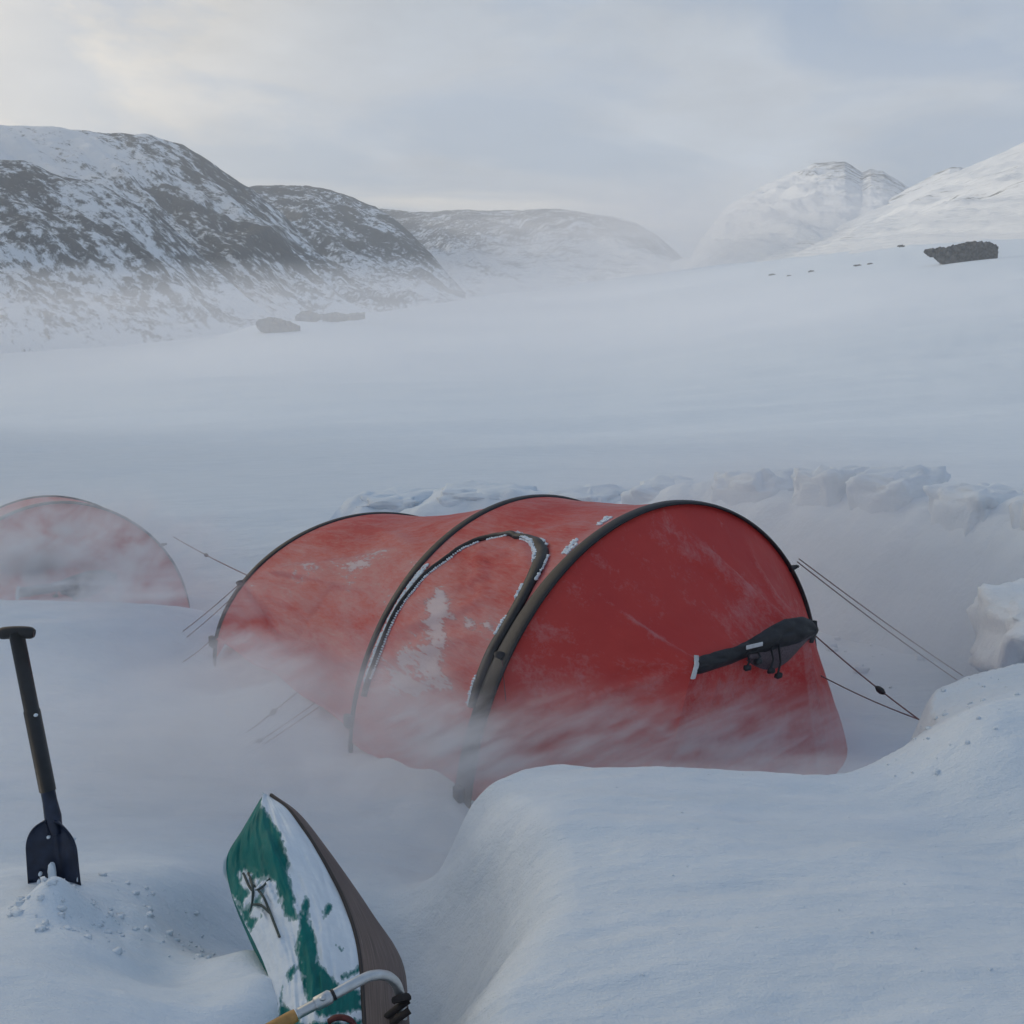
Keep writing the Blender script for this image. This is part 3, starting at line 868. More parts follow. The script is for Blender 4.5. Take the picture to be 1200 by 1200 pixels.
def sleeve(key, vw, t0=.004, t1=.996):
    a, wd, h = HOOPS[key]
    v = np.linspace(t0, t1, 160)
    P = arc(wd, h, a, v)
    T = np.gradient(P, axis=0)
    T /= np.linalg.norm(T, axis=1)[:, None]
    side = np.tile([1.0, 0, 0], (len(v), 1))
    nr = np.cross(T, side)
    nr *= np.sign((nr * (P - np.array([a, 0, 0]))).sum(1))[:, None]
    wi = np.interp(v, *vw)
    th = np.full(len(v), .010)
    V, Fc = ribbon(P, nr, wi, th, side)
    o = mesh('pole_sleeve', V, Fc, M_black, tent)
    for e in (0, 1):                                   # pole end and its tension strap, below the sleeve
        v0 = np.array([.03, .015, 0.0]) if e == 0 else np.array([.97, .985, 1.0])
        q = arc(wd, h, a, v0)
        q = np.vstack([q, q[-1] + np.array([-.01, 0, -.12])])
        Vt, Ft = tube_geo(q, [.012, .011, .009, .004], 8)
        mesh('pole_end', Vt, Ft, M_pole, o)
        c = arc(wd, h, a, np.array([.05 if e == 0 else .95]))[0]
        mb = MB().box(c + np.array([0, -.02 if e == 0 else .02, 0]), (.05, .03, .06))
        mb.build('buckle', M_black, o, bevel=.008)
    return o
slA = sleeve('A', ([0, .06, .2, .34, .5, 1], [.115, .105, .085, .062, .054, .05]))
slB = sleeve('B', ([0, .1, .3, .5, 1], [.024, .030, .050, .048, .046]))
slC = sleeve('C', ([0, .3, .5, 1], [.024, .048, .042, .04]))
# thin frost line riding on the front sleeve
def surf(u, v):                                        # point and normal on the door half
    nu, nv = PB.shape[:2]
    i, j = np.clip(np.asarray(u) * (nu - 1), 0, nu - 1.001), np.clip(np.asarray(v) * (nv - 1), 0, nv - 1.001)
    i0, j0 = i.astype(int), j.astype(int)
    fi, fj = (i - i0)[:, None], (j - j0)[:, None]
    p = PB[i0, j0] * (1 - fi) * (1 - fj) + PB[i0 + 1, j0] * fi * (1 - fj) + PB[i0, j0 + 1] * (1 - fi) * fj + PB[i0 + 1, j0 + 1] * fi * fj
    du, dv = PB[i0 + 1, j0] - PB[i0, j0], PB[i0, j0 + 1] - PB[i0, j0]
    nn = np.cross(du, dv)
    nn /= np.linalg.norm(nn, axis=1)[:, None]
    nn *= np.sign(nn[:, 2:3] + 1e-9) * 1.0
    return p, nn
TA = TENT_YAW - math.pi / 2
TR = np.array([[math.cos(TA), -math.sin(TA), 0], [math.sin(TA), math.cos(TA), 0], [0, 0, 1]])
def tent_world(P):
    return P @ TR.T + np.array([TENT_XY[0], TENT_XY[1], 0])
def tent_local(P):
    return (np.asarray(P, float) - np.array([TENT_XY[0], TENT_XY[1], 0])) @ TR
PBpx = project(tent_world(PB))
half = PB.shape[1] // 2 + 8
def uv_door(px, py):
    d = ((PBpx[:, :half] - np.array([px, py])) ** 2).sum(-1)
    i, j = np.unravel_index(np.argmin(d), d.shape)
    return i / (PB.shape[0] - 1), j / (PB.shape[1] - 1)
zip_px = [(428, 818), (434, 796), (443, 772), (455, 742), (470, 713), (487, 689), (508, 667), (532, 650), (560, 637), (588, 630), (612, 630), (628, 636), (635, 650), (631, 668), (621, 689), (609, 710), (593, 736), (577, 766), (564, 800), (555, 832)]
zip_w = [.016, .018, .018, .018, .018, .016, .016, .016, .018, .022, .030, .044, .060, .062, .060, .058, .056, .056, .056, .056]
zuv = np.array([uv_door(*p) for p in zip_px])
zp = smooth_path(np.c_[zuv, zip_w], 220)
zP, zN = surf(zp[:, 0], zp[:, 1])
zP = zP + zN * .004
zT = np.gradient(zP, axis=0)
zT /= np.linalg.norm(zT, axis=1)[:, None] + 1e-9
zS = np.cross(zT, zN)
# the door: a panel just proud of the flysheet inside the zip
du, dvv = np.meshgrid(np.linspace(0, 1, 70), np.linspace(0, 1, 120), indexing='ij')
peak = int(np.argmax(zp[:, 1]))
lv, rv = zp[:peak + 1], zp[peak:][::-1]
vmax, vmin = zp[peak, 1] - .001, max(zp[0, 1], zp[-1, 1])
Vq = vmin + (vmax - vmin) * dvv
uL = np.interp(Vq, lv[:, 1], lv[:, 0])
uR = np.interp(Vq, rv[:, 1], rv[:, 0])
Uq = uL + (uR - uL) * du
dP, dN = surf(Uq.ravel(), Vq.ravel())
bul = np.sin(du * math.pi).ravel() ** .6 * np.clip(np.sin(dvv * math.pi * .98 + .03), 0, 1).ravel() ** .6
cre = .006 * fbm(Uq * 7 + Vq * 22, Vq * 30 - Uq * 4, 0, 4, 81).ravel()
dP = dP + dN * (.003 + .022 * bul + cre * bul)[:, None]
door = mesh('door', dP, grid_faces(70, 120), M_fab, tent)
fa = door.data.attributes.new('frost', 'FLOAT', 'POINT')
fu, fv = Uq.ravel(), Vq.ravel()
v5 = lambda f: vmin + (vmax - vmin) * f
dpx = project(tent_world(dP))
blobp = lambda x, y, sx, sy: np.exp(-((dpx[:, 0] - x) / sx) ** 2 - ((dpx[:, 1] - y) / sy) ** 2)
fa.data.foreach_set('value', -.02 + .34 * blobp(515, 715, 15, 32) + .36 * blobp(505, 772, 18, 26) + .30 * blobp(522, 800, 22, 18) + .16 * blobp(545, 745, 45, 30)
                    + .25 * blobp(470, 770, 14, 20) - .22 * blobp(590, 665, 32, 22) - .1 * blobp(460, 740, 10, 60) + .2 * blobp(575, 740, 12, 30))
V, Fc = ribbon(zP, zN, zp[:, 2], np.full(len(zp), .020), zS)
zipo = mesh('door_zip_flap', V, Fc, M_black, door)
# rime clinging along the zip: small lumps, one object
fm = MB()
r2 = random.Random(3)
def lump(c, nrm, s):
    V, Fc = blob((s * r2.uniform(.7, 1.5), s * r2.uniform(.7, 1.5), s * .8), r2.randint(0, 999), 5, .5, .8)
    fm.add(V + c, [tuple(q) for q in Fc])
for k in range(2600):
    i = r2.randrange(6, len(zp) - 1)
    wd = zp[i, 2]
    right = i > len(zp) * .52
    q = r2.random()
    inn = -1 if (zS[i] @ (dP.mean(0) - zP[i])) < 0 else 1
    if right:
        if q < .75:
            off = inn * wd * (.5 - r2.random() ** 2.2 * .32 + .06)
        elif i < len(zp) * .72:
            off = -inn * (wd * .55)
        else:
            continue
        s = r2.uniform(.005, .012)
    else:
        if r2.random() < .35:
            continue
        off = (inn if q < .6 else -inn) * (wd * .5 + .004 + r2.random() ** 2 * .008)
        s = r2.uniform(.004, .010)
    if vnoise(i * .12, (1 if off > 0 else 5)) < .33:
        continue
    lump(zP[i] + zS[i] * off + zN[i] * (.016 if abs(off) < wd * .5 else .006), zN[i], s)
fr_o = fm.build('frost', M_frost, door)
tag(fr_o, kind='stuff')
# frost ridge between door and middle arch, and on the front arch
fm = MB()
for k in range(900):
    v = r2.uniform(.07, .30)
    u = .045 + r2.random() ** 1.5 * .03
    if vnoise(v * 30, 2) < .3:
        continue
    p, nn = surf(np.array([u]), np.array([v]))
    lump(p[0] + nn[0] * .006, nn[0], r2.uniform(.005, .011))
for k in range(420):
    v = r2.uniform(.34, .43)
    u = .90 + r2.random() * .05 - (v - .34) * .5
    if vnoise(v * 60, u * 20) < .42:
        continue
    p, nn = surf(np.array([u]), np.array([v]))
    lump(p[0] + nn[0] * .002, nn[0], r2.uniform(.004, .012))
fr_2 = fm.build('frost', M_frost, tent)
tag(fr_2, kind='stuff')

# vent on the front
def fr_at(y, dz=0, dx=0):
    return np.array([FR_A + dx, y, np.interp(y, [-FR_W, FR_W], [FR_Z, FR_Z + .03]) + dz])
nu, nv = 70, 22
V = []
for i in range(nu):
    f = i / (nu - 1)
    y = -.315 + .64 * f
    up = np.interp(f, [0, .06, .34, .44, .58, .74, .88, .96, 1], [.014, .020, .018, .026, .050, .066, .056, .034, .014])
    dn = np.interp(f, [0, .05, .30, .42, .55, .8, .95, 1], [.034, .040, .038, .030, .034, .040, .036, .026])
    ou = np.interp(f, [0, .08, .35, .6, .85, 1], [.012, .020, .018, .030, .034, .014])
    for k in range(nv):
        a = k / (nv - 1)
        h = up + (-dn - up) * a
        o_ = ou * math.sin(math.pi * (.06 + .90 * a)) ** .6
        wv_ = float(fbm(f * 16, a * 5, 0, 3, 141)) * .007
        V.append(fr_at(y, h + wv_ * .6, .006 + o_ + wv_ - max(0, h - .01) * .25))
vent = mesh('vent_hood', np.array(V), grid_faces(nu, nv), M_black, tent)
so_ = vent.modifiers.new('s', 'SOLIDIFY')
so_.thickness = .006
M_net = plain('grey_mosquito_net', (.10, .075, .085), .8, 0, .4, 200, .4, .002)
V = []
for i in range(24):
    for k in range(10):
        y = -.05 + .33 * i / 23
        f = k / 9
        V.append(fr_at(y, -.005 - .11 * f * math.sin(math.pi * (.12 + .8 * i / 23)) , .014 + .02 * math.sin(f * 3)))
mesh('mesh_panel', np.array(V), grid_faces(24, 10), M_net, vent)
mb = MB()
for y, dz in ((-.075, -.06), (.05, -.10), (.09, -.13), (-.02, -.05)):
    mb.tube([fr_at(y, -.01, .045), fr_at(y + .01, dz * .6, .05), fr_at(y - .005, dz, .05)], .0045, 7)
    mb.add(*[(q[0] * 1 + fr_at(y, dz, .05), [tuple(z) for z in q[1]]) for q in [blob((.020, .034, .022), int(y * 1000) + 99, 6, .4, .6)]][0])
mb.build('toggle', M_black, vent)
MB().box(fr_at(-.045, .020, .052), (.004, .085, .016)).build('label_tag', M_grey, vent, bevel=.002)
# strap loops at the vent corners and the guy points on the front arch
for y in (-.31, .31):
    mb = MB().tube([fr_at(y - .004, -.055, .012), fr_at(y, .0, .026), fr_at(y + .010, .03, .012)], .012, 8, .5)
    mb.build('corner_patch', M_grey if y < 0 else M_black, tent)
ga = lambda key, v: arc(HOOPS[key][1], HOOPS[key][2], HOOPS[key][0], np.array([v]))[0]
def guy_point(key, v, out):
    c = ga(key, v)
    d = np.array([0, c[1], c[2] - .2])
    d /= np.linalg.norm(d)
    MB().tube([c - d * .005 + np.array([-.02, 0, 0]), c + d * .02, c + d * out + np.array([.0, 0, -.02])], [.030, .024, .014], 8, .5).build('guy_loop', M_black, tent)
    return c + d * out
gA = guy_point('A', .76, .055)
gAl = guy_point('A', .20, .03)
gC = guy_point('C', .20, .015)

def guyline(parent, start, end, slider=None, r=.0035, local=True, sag=.01):
    a, b = np.array(start, float), np.array(end, float)
    t = np.linspace(0, 1, 14)
    P = a + (b - a) * t[:, None]
    P[:, 2] -= sag * np.sin(t * math.pi)
    V, Fc = tube_geo(P, r * .75, 6)
    o = mesh('guyline', V, Fc, M_line, parent)
    if slider is not None:
        i = a + (b - a) * slider
        i[2] -= sag * math.sin(slider * math.pi)
        dr = (b - a) / np.linalg.norm(b - a)
        V, Fc = tube_geo(np.array([i - dr * .025, i - dr * .01, i + dr * .01, i + dr * .025]), [.006, .013, .013, .006], 8)
        mesh('line_slider', V, Fc, M_black, o)
    return o
lw = lambda px, py, y: tent_local(at_y(px, py, y))
lz = lambda px, py, z: tent_local(at_z(px, py, z))
E0 = lw(1104, 784, 6.3)
E1 = lw(1114, 782, 6.35)
E0 = gA + (E0 - gA) * 1.12
E1 = gA + (E1 - gA) * 1.12
guyline(tent, gA, E0)
guyline(tent, gA + np.array([0, .01, .012]), E1)
guyline(tent, tent_local(at_y(952, 742, 5.40)), lw(1086, 850, 4.8), .62, .004)
guyline(tent, tent_local(at_y(962, 792, 5.45)), lw(1090, 848, 4.8))
guyline(tent, lz(356, 797, .12) + np.array([0, .1, .03]), lz(255, 884, .02), .50, .0042)
guyline(tent, lz(396, 808, .12) + np.array([0, .1, .03]), lz(262, 902, .02), None, .0036)
guyline(tent, lz(390, 806, .12) + np.array([0, .1, .04]), lz(268, 892, .03), .78, .0036)
guyline(tent, gC, lz(198, 752, .02), None, .0038)
guyline(tent, gC + np.array([0, .02, -.02]), lz(206, 757, .02), None, .0032)
guyline(tent, ga('C', .07), lz(214, 776, .02), None, .003)
# slack line hanging inside the front arch
guyline(tent, gAl + np.array([.03, 0, -.02]), gAl + np.array([.10, .02, -.62]), None, .0022)

# second tent, further left
tent2 = empty('tent', (-3.20, 9.15, -.75), R(24) - math.pi / 2)
tag(tent2, 'distant tunnel tent at the left edge almost hidden by blowing snow', 'tent', 'red tunnel tents')
for ch in list(tent.children):
    if ch.name.split('.')[0] != 'guyline':
        copy_tree(ch, tent2)
def t2local(p):
    a = R(24) - math.pi / 2
    q = np.asarray(p, float) - np.array([-3.20, 9.15, -.75])
    return np.array([q[0] * math.cos(a) + q[1] * math.sin(a), -q[0] * math.sin(a) + q[1] * math.cos(a), q[2]])
guyline(tent2, t2local(at_y(203, 629, 9.6)), t2local(at_y(300, 679, 8.0)), .44, .005)

# ------------------------------------------------------------------ shovel
M_shaft = plain('black_shaft', (.010, .011, .013), .45, 0, .3, 40, .1, .001)
M_blue = plain('blue_black_metal', (.012, .020, .045), .38, .2, .3, 40, .1, .001)
top, neck, tip = at_y(19, 741, 3.66), at_y(62, 957, 3.56), at_y(73, 1120, 3.47)
sh0 = neck
sax = (neck - top) / np.linalg.norm(neck - top)
shovel = empty('shovel', tuple(neck))
tag(shovel, 'dark snow shovel with a T grip stuck upright in the snow at left', 'shovel')
lc = lambda p: np.asarray(p) - neck
mid = top + (neck - top) * .86
q0 = top + (neck - top) * .42
V, Fc = tube_geo(np.array([lc(top), lc(top + (q0 - top) * .5), lc(q0), lc(q0 + sax * .002), lc(mid)]), [.0215, .0215, .0215, .0235, .0235], 16)
shaft = mesh('shaft', V, Fc, M_shaft, shovel)
V, Fc = tube_geo(np.array([lc(mid - sax * .02), lc(mid + sax * .03), lc(neck), lc(neck + sax * .05)]), [.0205, .0205, .024, .018], 16)
mesh('socket', V, Fc, M_blue, shovel)
gx_ = np.array([1.0, 0, .02])
gl = np.linspace(-1, 1, 15)
V, Fc = tube_geo(np.array([lc(top) + gx_ * .052 * t + np.array([0, 0, -.004 * abs(t) ** 2]) for t in gl]), .018 * np.sqrt(np.clip(1 - np.abs(gl) ** 8 * .6, .1, 1)), 14)
mesh('grip', V, Fc, M_shaft, shovel)
nu, nv = 45, 60
bx_ = np.array([1, -.08, .0])
bd = (tip - neck) / np.linalg.norm(tip - neck)
bn = np.cross(bx_, bd)
bn /= np.linalg.norm(bn)
bn *= -np.sign(bn[1])                                    # towards the camera
V = []
for i in range(nu):
    u = i / (nu - 1) * 2 - 1
    for j in range(nv):
        v = j / (nv - 1)
        wdt = .074 * math.sqrt(max(0, 1 - (1 - min(1, v / .24)) ** 2)) * (1 + .10 * v)
        wdt = max(wdt, .012)
        dome = .025 * (u * u) - .012 * math.exp(-(u / .22) ** 2) * max(0, 1 - v * 1.1) - .02 * v * v
        V.append(lc(neck - bd * .003 + bx_ * u * wdt + bd * (v * .36 + .010 * (abs(u) ** 3) * (v < .5)) + bn * dome))
Fg = grid_faces(nu, nv)
blade = mesh('blade', np.array(V), Fg, M_blue, shovel)
sm = blade.modifiers.new('s', 'SOLIDIFY')
sm.thickness = .003
mb = MB()
for px_, py_ in ((57, 981), (87, 983), (42, 838), (69, 958)):
    p = at_y(px_, py_, 3.535 if py_ > 970 else 3.57)
    V, Fc = blob((.011, .011, .009), px_, 5, .4, .8)
    mb.add(V + lc(p), [tuple(q) for q in Fc])
for px_, py_, w_, h_ in ((61, 1022, .024, .060), (63, 1034, .022, .05), (47, 1024, .010, .012), (46, 1033, .012, .014), (92, 1030, .008, .02)):  # pale upright strip down the blade, with a few snow specks beside it
    V, Fc = blob((w_, .016, h_), px_, 9, .35, .8)
    p = at_y(px_, py_, 3.505)
    mb.add(V + lc(p), [tuple(q) for q in Fc])
tag(mb.build('strip_and_snow_bits', M_frost, shovel), kind='stuff')

# ------------------------------------------------------------------ pulk sled
def tarp_material():
    m, t, b = mat_new('green_tarp')
    g = N(t, 'ShaderNodeNewGeometry')
    n1 = N(t, 'ShaderNodeTexNoise', i_Scale=14.0, i_Detail=6.0, i_Roughness=.6)
    mpn = N(t, 'ShaderNodeMapping')
    mpn.inputs['Scale'].default_value = (2.2, .5, 1)
    L(t, g.outputs['Position'], mpn.inputs[0])
    L(t, mpn.outputs[0], n1.inputs['Vector'])
    r = ramp(t, [(.3, (.001, .105, .100)), (.7, (.003, .165, .150))], n1.outputs[0])
    fr_ = ramp(t, [(.62, (0, 0, 0)), (.95, (.12, .12, .12))], n1.outputs[0])
    fa_ = N(t, 'ShaderNodeAttribute', attribute_name='frost')
    n2 = N(t, 'ShaderNodeTexNoise', i_Scale=60.0, i_Detail=6.0, i_Roughness=.7)
    L(t, mpn.outputs[0], n2.inputs['Vector'])
    rim = ramp(t, [(.55, (0, 0, 0)), (1.05, (.8, .8, .8))], math_n(t, 'ADD', fa_.outputs['Fac'], math_n(t, 'MULTIPLY', n2.outputs[0], .6)))
    L(t, mixc(t, rim.outputs[0], mixc(t, fr_.outputs[0], r.outputs[0], (.45, .55, .56)), (.62, .69, .74)), b.inputs['Base Color'])
    b.inputs['Roughness'].default_value = .6
    b.inputs['Specular IOR Level'].default_value = .15
    bump(t, b, n1.outputs[0], .5, .01)
    return m
M_tarp = tarp_material()
def hull_material():
    m, t, b = mat_new('brown_hull')
    uv = N(t, 'ShaderNodeUVMap')
    mpn = N(t, 'ShaderNodeMapping')
    mpn.inputs['Scale'].default_value = (2.0, 26, 1)
    L(t, uv.outputs[0], mpn.inputs[0])
    n1 = N(t, 'ShaderNodeTexNoise', i_Scale=3.0, i_Detail=7.0, i_Roughness=.65)
    L(t, mpn.outputs[0], n1.inputs['Vector'])
    r = ramp(t, [(.28, (.055, .042, .040)), (.55, (.12, .092, .085)), (.8, (.24, .20, .19))], n1.outputs[0])
    L(t, r.outputs[0], b.inputs['Base Color'])
    b.inputs['Roughness'].default_value = .6
    bump(t, b, n1.outputs[0], .3, .004)
    return m
M_hull = hull_material()
SP_ = np.linspace(0, 1, 9)
left_e = [(304, 938, 3.72, ), (284, 972, 3.60), (266, 1004, 3.48), (269, 1040, 3.36), (284, 1076, 3.24), (300, 1108, 3.13), (314, 1142, 3.02), (322, 1178, 2.90), (326, 1240, 2.72), (335, 1330, 2.5)]
right_e = [(316, 932, 3.73), (340, 952, 3.64), (368, 991, 3.50), (394, 1037, 3.36), (409, 1072, 3.25), (419, 1108, 3.14), (424, 1146, 3.03), (426, 1184, 2.92), (430, 1245, 2.74), (436, 1335, 2.52)]
hull_e = [(318, 932, 3.735), (350, 956, 3.66), (384, 999, 3.53), (416, 1044, 3.40), (438, 1077, 3.29), (460, 1109, 3.18), (472, 1138, 3.08), (476, 1180, 2.96), (480, 1245, 2.76), (486, 1335, 2.54)]
sl_s = 270
LE, RE, HE = (smooth_path(np.array([at_y(*q) for q in E_]), sl_s) for E_ in (left_e, right_e, hull_e))
ns = len(LE)
sled_o = (LE[len(LE) // 2] + RE[len(RE) // 2]) / 2
sled = empty('pulk_sled', (sled_o[0], sled_o[1], float(ground_z(sled_o[0], sled_o[1]))))
slo = np.array(sled.location)
tag(sled, 'brown pulk sled under a snow crusted green cover, nose pointing at the tent', 'sled')
nt_ = 170
def tarp_surf():
    P = np.zeros((ns, nt_, 3))
    for i in range(ns):
        s = i / (ns - 1)
        t = np.linspace(0, 1, nt_)
        a, b = LE[i], RE[i]
        wdt = np.linalg.norm(b - a)
        P[i] = a + (b - a) * t[:, None]
        hump = .26 * wdt * np.sin(t * math.pi) ** .9
        crease = np.exp(-((t - .5) / .06) ** 2) * .012 * (1 - s)
        folds = .030 * wdt / .3 * fbm(t * 7 + s * 1.5, s * 5, 0, 3, 91) + .010 * (np.abs(fbm(t * 5 + s * 9, s * 9 - t * 4, 0, 3, 92)) - .25) * sstep(.14, .3, s) * (1 - sstep(.3, .55, t))
        dent = -.05 * np.exp(-((s - .27) / .08) ** 2 - ((t - .18) / .16) ** 2)
        up = np.array([-.15, -.2, .95])
        P[i] += up[None] * (hump + crease + (folds + dent) * np.sin(t * math.pi) ** .4)[:, None]
    return P
TP = tarp_surf()
cover = mesh('cover', (TP - slo).reshape(-1, 3), grid_faces(ns, nt_)[:, ::-1].copy(), M_tarp, sled)
# snow lying on the cover: a sheet with its own thickness, open where the green shows
tpx = project(TP)
green = [[(300, 930), (318, 958), (331, 980), (338, 1004), (340, 1024), (341, 1042), (347, 1052), (348, 1078), (338, 1079), (331, 1062), (322, 1036), (310, 1028), (300, 1031), (288, 1020), (280, 1022), (283, 1036), (292, 1048), (284, 1064), (262, 1040), (255, 1000), (285, 950)],
         [(357, 1050), (362, 1053), (364, 1082), (372, 1104), (374, 1126), (386, 1142), (400, 1157), (422, 1160), (424, 1182), (400, 1189), (372, 1191), (360, 1176), (354, 1150), (350, 1128), (347, 1108), (350, 1084), (354, 1060)],
         [(385, 1056), (389, 1062), (384, 1076), (379, 1077), (380, 1066)],
         [(332, 1150), (326, 1168), (325, 1196), (330, 1215), (350, 1215), (352, 1192), (340, 1184), (331, 1176)],
         [(278, 1060), (284, 1078), (294, 1090), (306, 1074), (296, 1076), (290, 1066)],
         [(399, 1144), (424, 1132), (422, 1139), (402, 1148)], [(393, 1105), (403, 1114), (400, 1116), (392, 1108)],
         [(336, 1140), (346, 1131), (347, 1136), (338, 1152)], [(330, 1200), (425, 1195), (425, 1300), (330, 1300)]]
md = np.full((ns, nt_), -1e9)
for g_ in green:
    md = np.maximum(md, poly_sd(tpx[..., 0], tpx[..., 1], np.array(g_, float)))
ii, jj = np.meshgrid(np.linspace(0, 1, ns), np.linspace(0, 1, nt_), indexing='ij')
md = md + 4.0 * fbm(tpx[..., 0] / 9, tpx[..., 1] / 9, 0, 5, 95, .6) + 3.0 * fbm(tpx[..., 0] / 2.6, tpx[..., 1] / 6, 0, 3, 99) + 8 * np.clip(.06 - ii, 0, .06) / .06
# wrinkled bare spots among the crumpled folds on the left
md = np.maximum(md, (fbm(tpx[..., 0] / 7 + tpx[..., 1] / 11, tpx[..., 1] / 22 - tpx[..., 0] / 15, 0, 3, 97) - .18) * 10 * sstep(.16, .22, ii) * (1 - sstep(.40, .5, ii)) * (1 - sstep(.38, .5, jj)) - .5)
cfa = cover.data.attributes.new('frost', 'FLOAT', 'POINT')
cfa.data.foreach_set('value', np.exp(-np.clip(md, 0, 50) / 4.0).ravel() * .58)
th = .002 + .022 * sstep(0, 14, -md) + .012 * np.clip(fbm(jj * 5, ii * 9, 0, 3, 96), -.5, 1) * sstep(0, 20, -md)
off = np.where(md > 0, -.012 * np.clip(md / 3, 0, 1), th * sstep(0, 2.0, -md))
dS = np.gradient(TP, axis=0)
dT = np.gradient(TP, axis=1)
nn = np.cross(dS, dT)
nn /= np.linalg.norm(nn, axis=-1, keepdims=True) + 1e-9
nn *= np.sign(nn[..., 2:3])
SV = TP + nn * off[..., None]
snow_on = mesh('snow_crust', (SV - slo).reshape(-1, 3), grid_faces(ns, nt_)[:, ::-1].copy(), M_frost, sled)
# hull: from the gunwale out over the chine and under
V, UVh = [], []
nk = 30
for i in range(ns):
    s = i / (ns - 1)
    a, b = RE[i], HE[i]
    down = np.array([.02, 0, -.26]) * min(1, .15 + s * 2.2)
    for k in range(nk):
        t = k / (nk - 1)
        if t < .55:
            f = t / .55
            p = a + (b - a) * f + np.array([.25, -.15, .25]) * np.linalg.norm(b - a) * .30 * math.sin(f * math.pi)
        else:
            f = (t - .55) / .45
            p = b + down * f + np.array([-.22, 0, 0]) * f * f * min(1, .1 + s * 2)
        V.append(p)
        UVh.append((s, t))
hull = mesh('hull', np.array(V) - slo, grid_faces(ns, nk)[:, ::-1].copy(), M_hull, sled, uv=UVh)
hs = hull.modifiers.new('s', 'SOLIDIFY')
hs.thickness = .006
V, Fc = tube_geo(RE[2:] - slo + np.array([0, 0, .004]), .0055, 8)
mesh('gunwale_rim', V, Fc, plain('dark_rim', (.03, .025, .024), .7), hull)
V, Fc = tube_geo(HE[2:] - slo + np.array([-.002, 0, .0]), .006, 8)
mesh('chine_strip', V, Fc, plain('brown_strip', (.11, .08, .07), .6), hull)
# left side of the hull, mostly under the snow
V = []
for i in range(ns):
    for k in range(10):
        f = k / 9
        V.append(LE[i] + np.array([.04, 0, -.30]) * f * min(1, .1 + 1.5 * i / ns) + np.array([.10, 0, 0]) * f * f)
mesh('cover_side', np.array(V) - slo, grid_faces(ns, 10), M_tarp, sled)
# the tow bar: bent aluminium tube, coupler, wooden end
M_alu = plain('dull_aluminium', (.50, .53, .55), .38, .85, .15, 25, .15, .001)
M_wood = plain('ochre_wood', (.36, .20, .06), .55, 0, .25, 50, .2, .001)
bar_px = [(322, 1206, 2.72), (346, 1190, 2.74), (372, 1176, 2.76), (398, 1162, 2.79), (418, 1151, 2.82), (434, 1144, 2.85), (450, 1143, 2.88), (461, 1149, 2.90), (467, 1160, 2.91), (470, 1180, 2.91), (472, 1210, 2.90)]
BP = np.array([at_y(*q) for q in bar_px])
bar_s = smooth_path(BP, 90)
V, Fc = tube_geo(bar_s[10:] - slo, .0125, 16)
bar = mesh('tow_bar', V, Fc, M_alu, sled)
def along(f):
    i = f * (len(bar_s) - 1)
    return bar_s[int(i)]
dr = (BP[3] - BP[1]) / np.linalg.norm(BP[3] - BP[1])
c = at_y(379, 1172, 2.765)
V, Fc = tube_geo(np.array([c - dr * .022, c - dr * .018, c + dr * .0, c + dr * .016, c + dr * .02]) - slo, [.013, .0165, .0165, .0165, .0125], 16)
mesh('coupler', V, Fc, M_alu, bar)
V, Fc = tube_geo(np.array([c + dr * .022, c + dr * .028]) - slo, .0135, 16)
mesh('coupler_ring', V, Fc, M_black, bar)
V, Fc = blob((.016, .016, .012), 5, 8, .05, 1)
mesh('clevis_pin', V + (c + np.array([0, -.012, .012]) - slo), Fc, M_alu, bar)
e0 = at_y(347, 1189.5, 2.74)
V, Fc = tube_geo(np.array([e0 + dr * .0, e0 - dr * .01, e0 - dr * .25, e0 - dr * .26]) - slo, [.0145, .0155, .0155, .013], 16)
mesh('wooden_end', V, Fc, M_wood, bar)
mb = MB()
for a, b in (((448, 1196, 2.90), (479, 1172, 2.90)), ((452, 1206, 2.88), (480, 1184, 2.88)), ((462, 1172, 2.89), (478, 1168, 2.90))):
    mb.tube(np.array([at_y(*a), at_y((a[0] + b[0]) / 2, (a[1] + b[1]) / 2 - 1, (a[2] + b[2]) / 2 - .012), at_y(*b)]) - slo, .0125, 8, .7)
mb.build('strap', plain('dark_strap', (.018, .014, .014), .8, 0, .4, 90, .5, .003), sled)
mb = MB()
rp = [(384, 1198, 2.80), (392, 1193, 2.80), (402, 1192.5, 2.80), (411, 1196, 2.80), (417, 1204, 2.80)]
mb.tube(smooth_path(np.array([at_y(*q) for q in rp]), 24) - slo, .010, 8, .6)
mb.build('red_strap', plain('dark_red_webbing', (.09, .018, .018), .75, 0, .3, 90, .4, .002), sled)
mb = MB()
for pts in ([(292, 1024), (300, 1042), (296, 1058), (291, 1072)], [(298, 1038), (308, 1052), (316, 1066), (322, 1085), (328, 1100)], [(296, 1060), (308, 1062), (318, 1072)], [(288, 1030), (297, 1044), (309, 1040), (316, 1030)]):
    Q = []
    for x, y in pts:
        i, j = np.unravel_index(np.argmin(((tpx - np.array([x, y])) ** 2).sum(-1)), (ns, nt_))
        Q.append(SV[i, j] + nn[i, j] * .006)
    mb.tube(smooth_path(np.array(Q), 24) - slo, .0035, 6)
mb.build('lashing_cord', plain('green_black_cord', (.03, .05, .05), .7), sled)

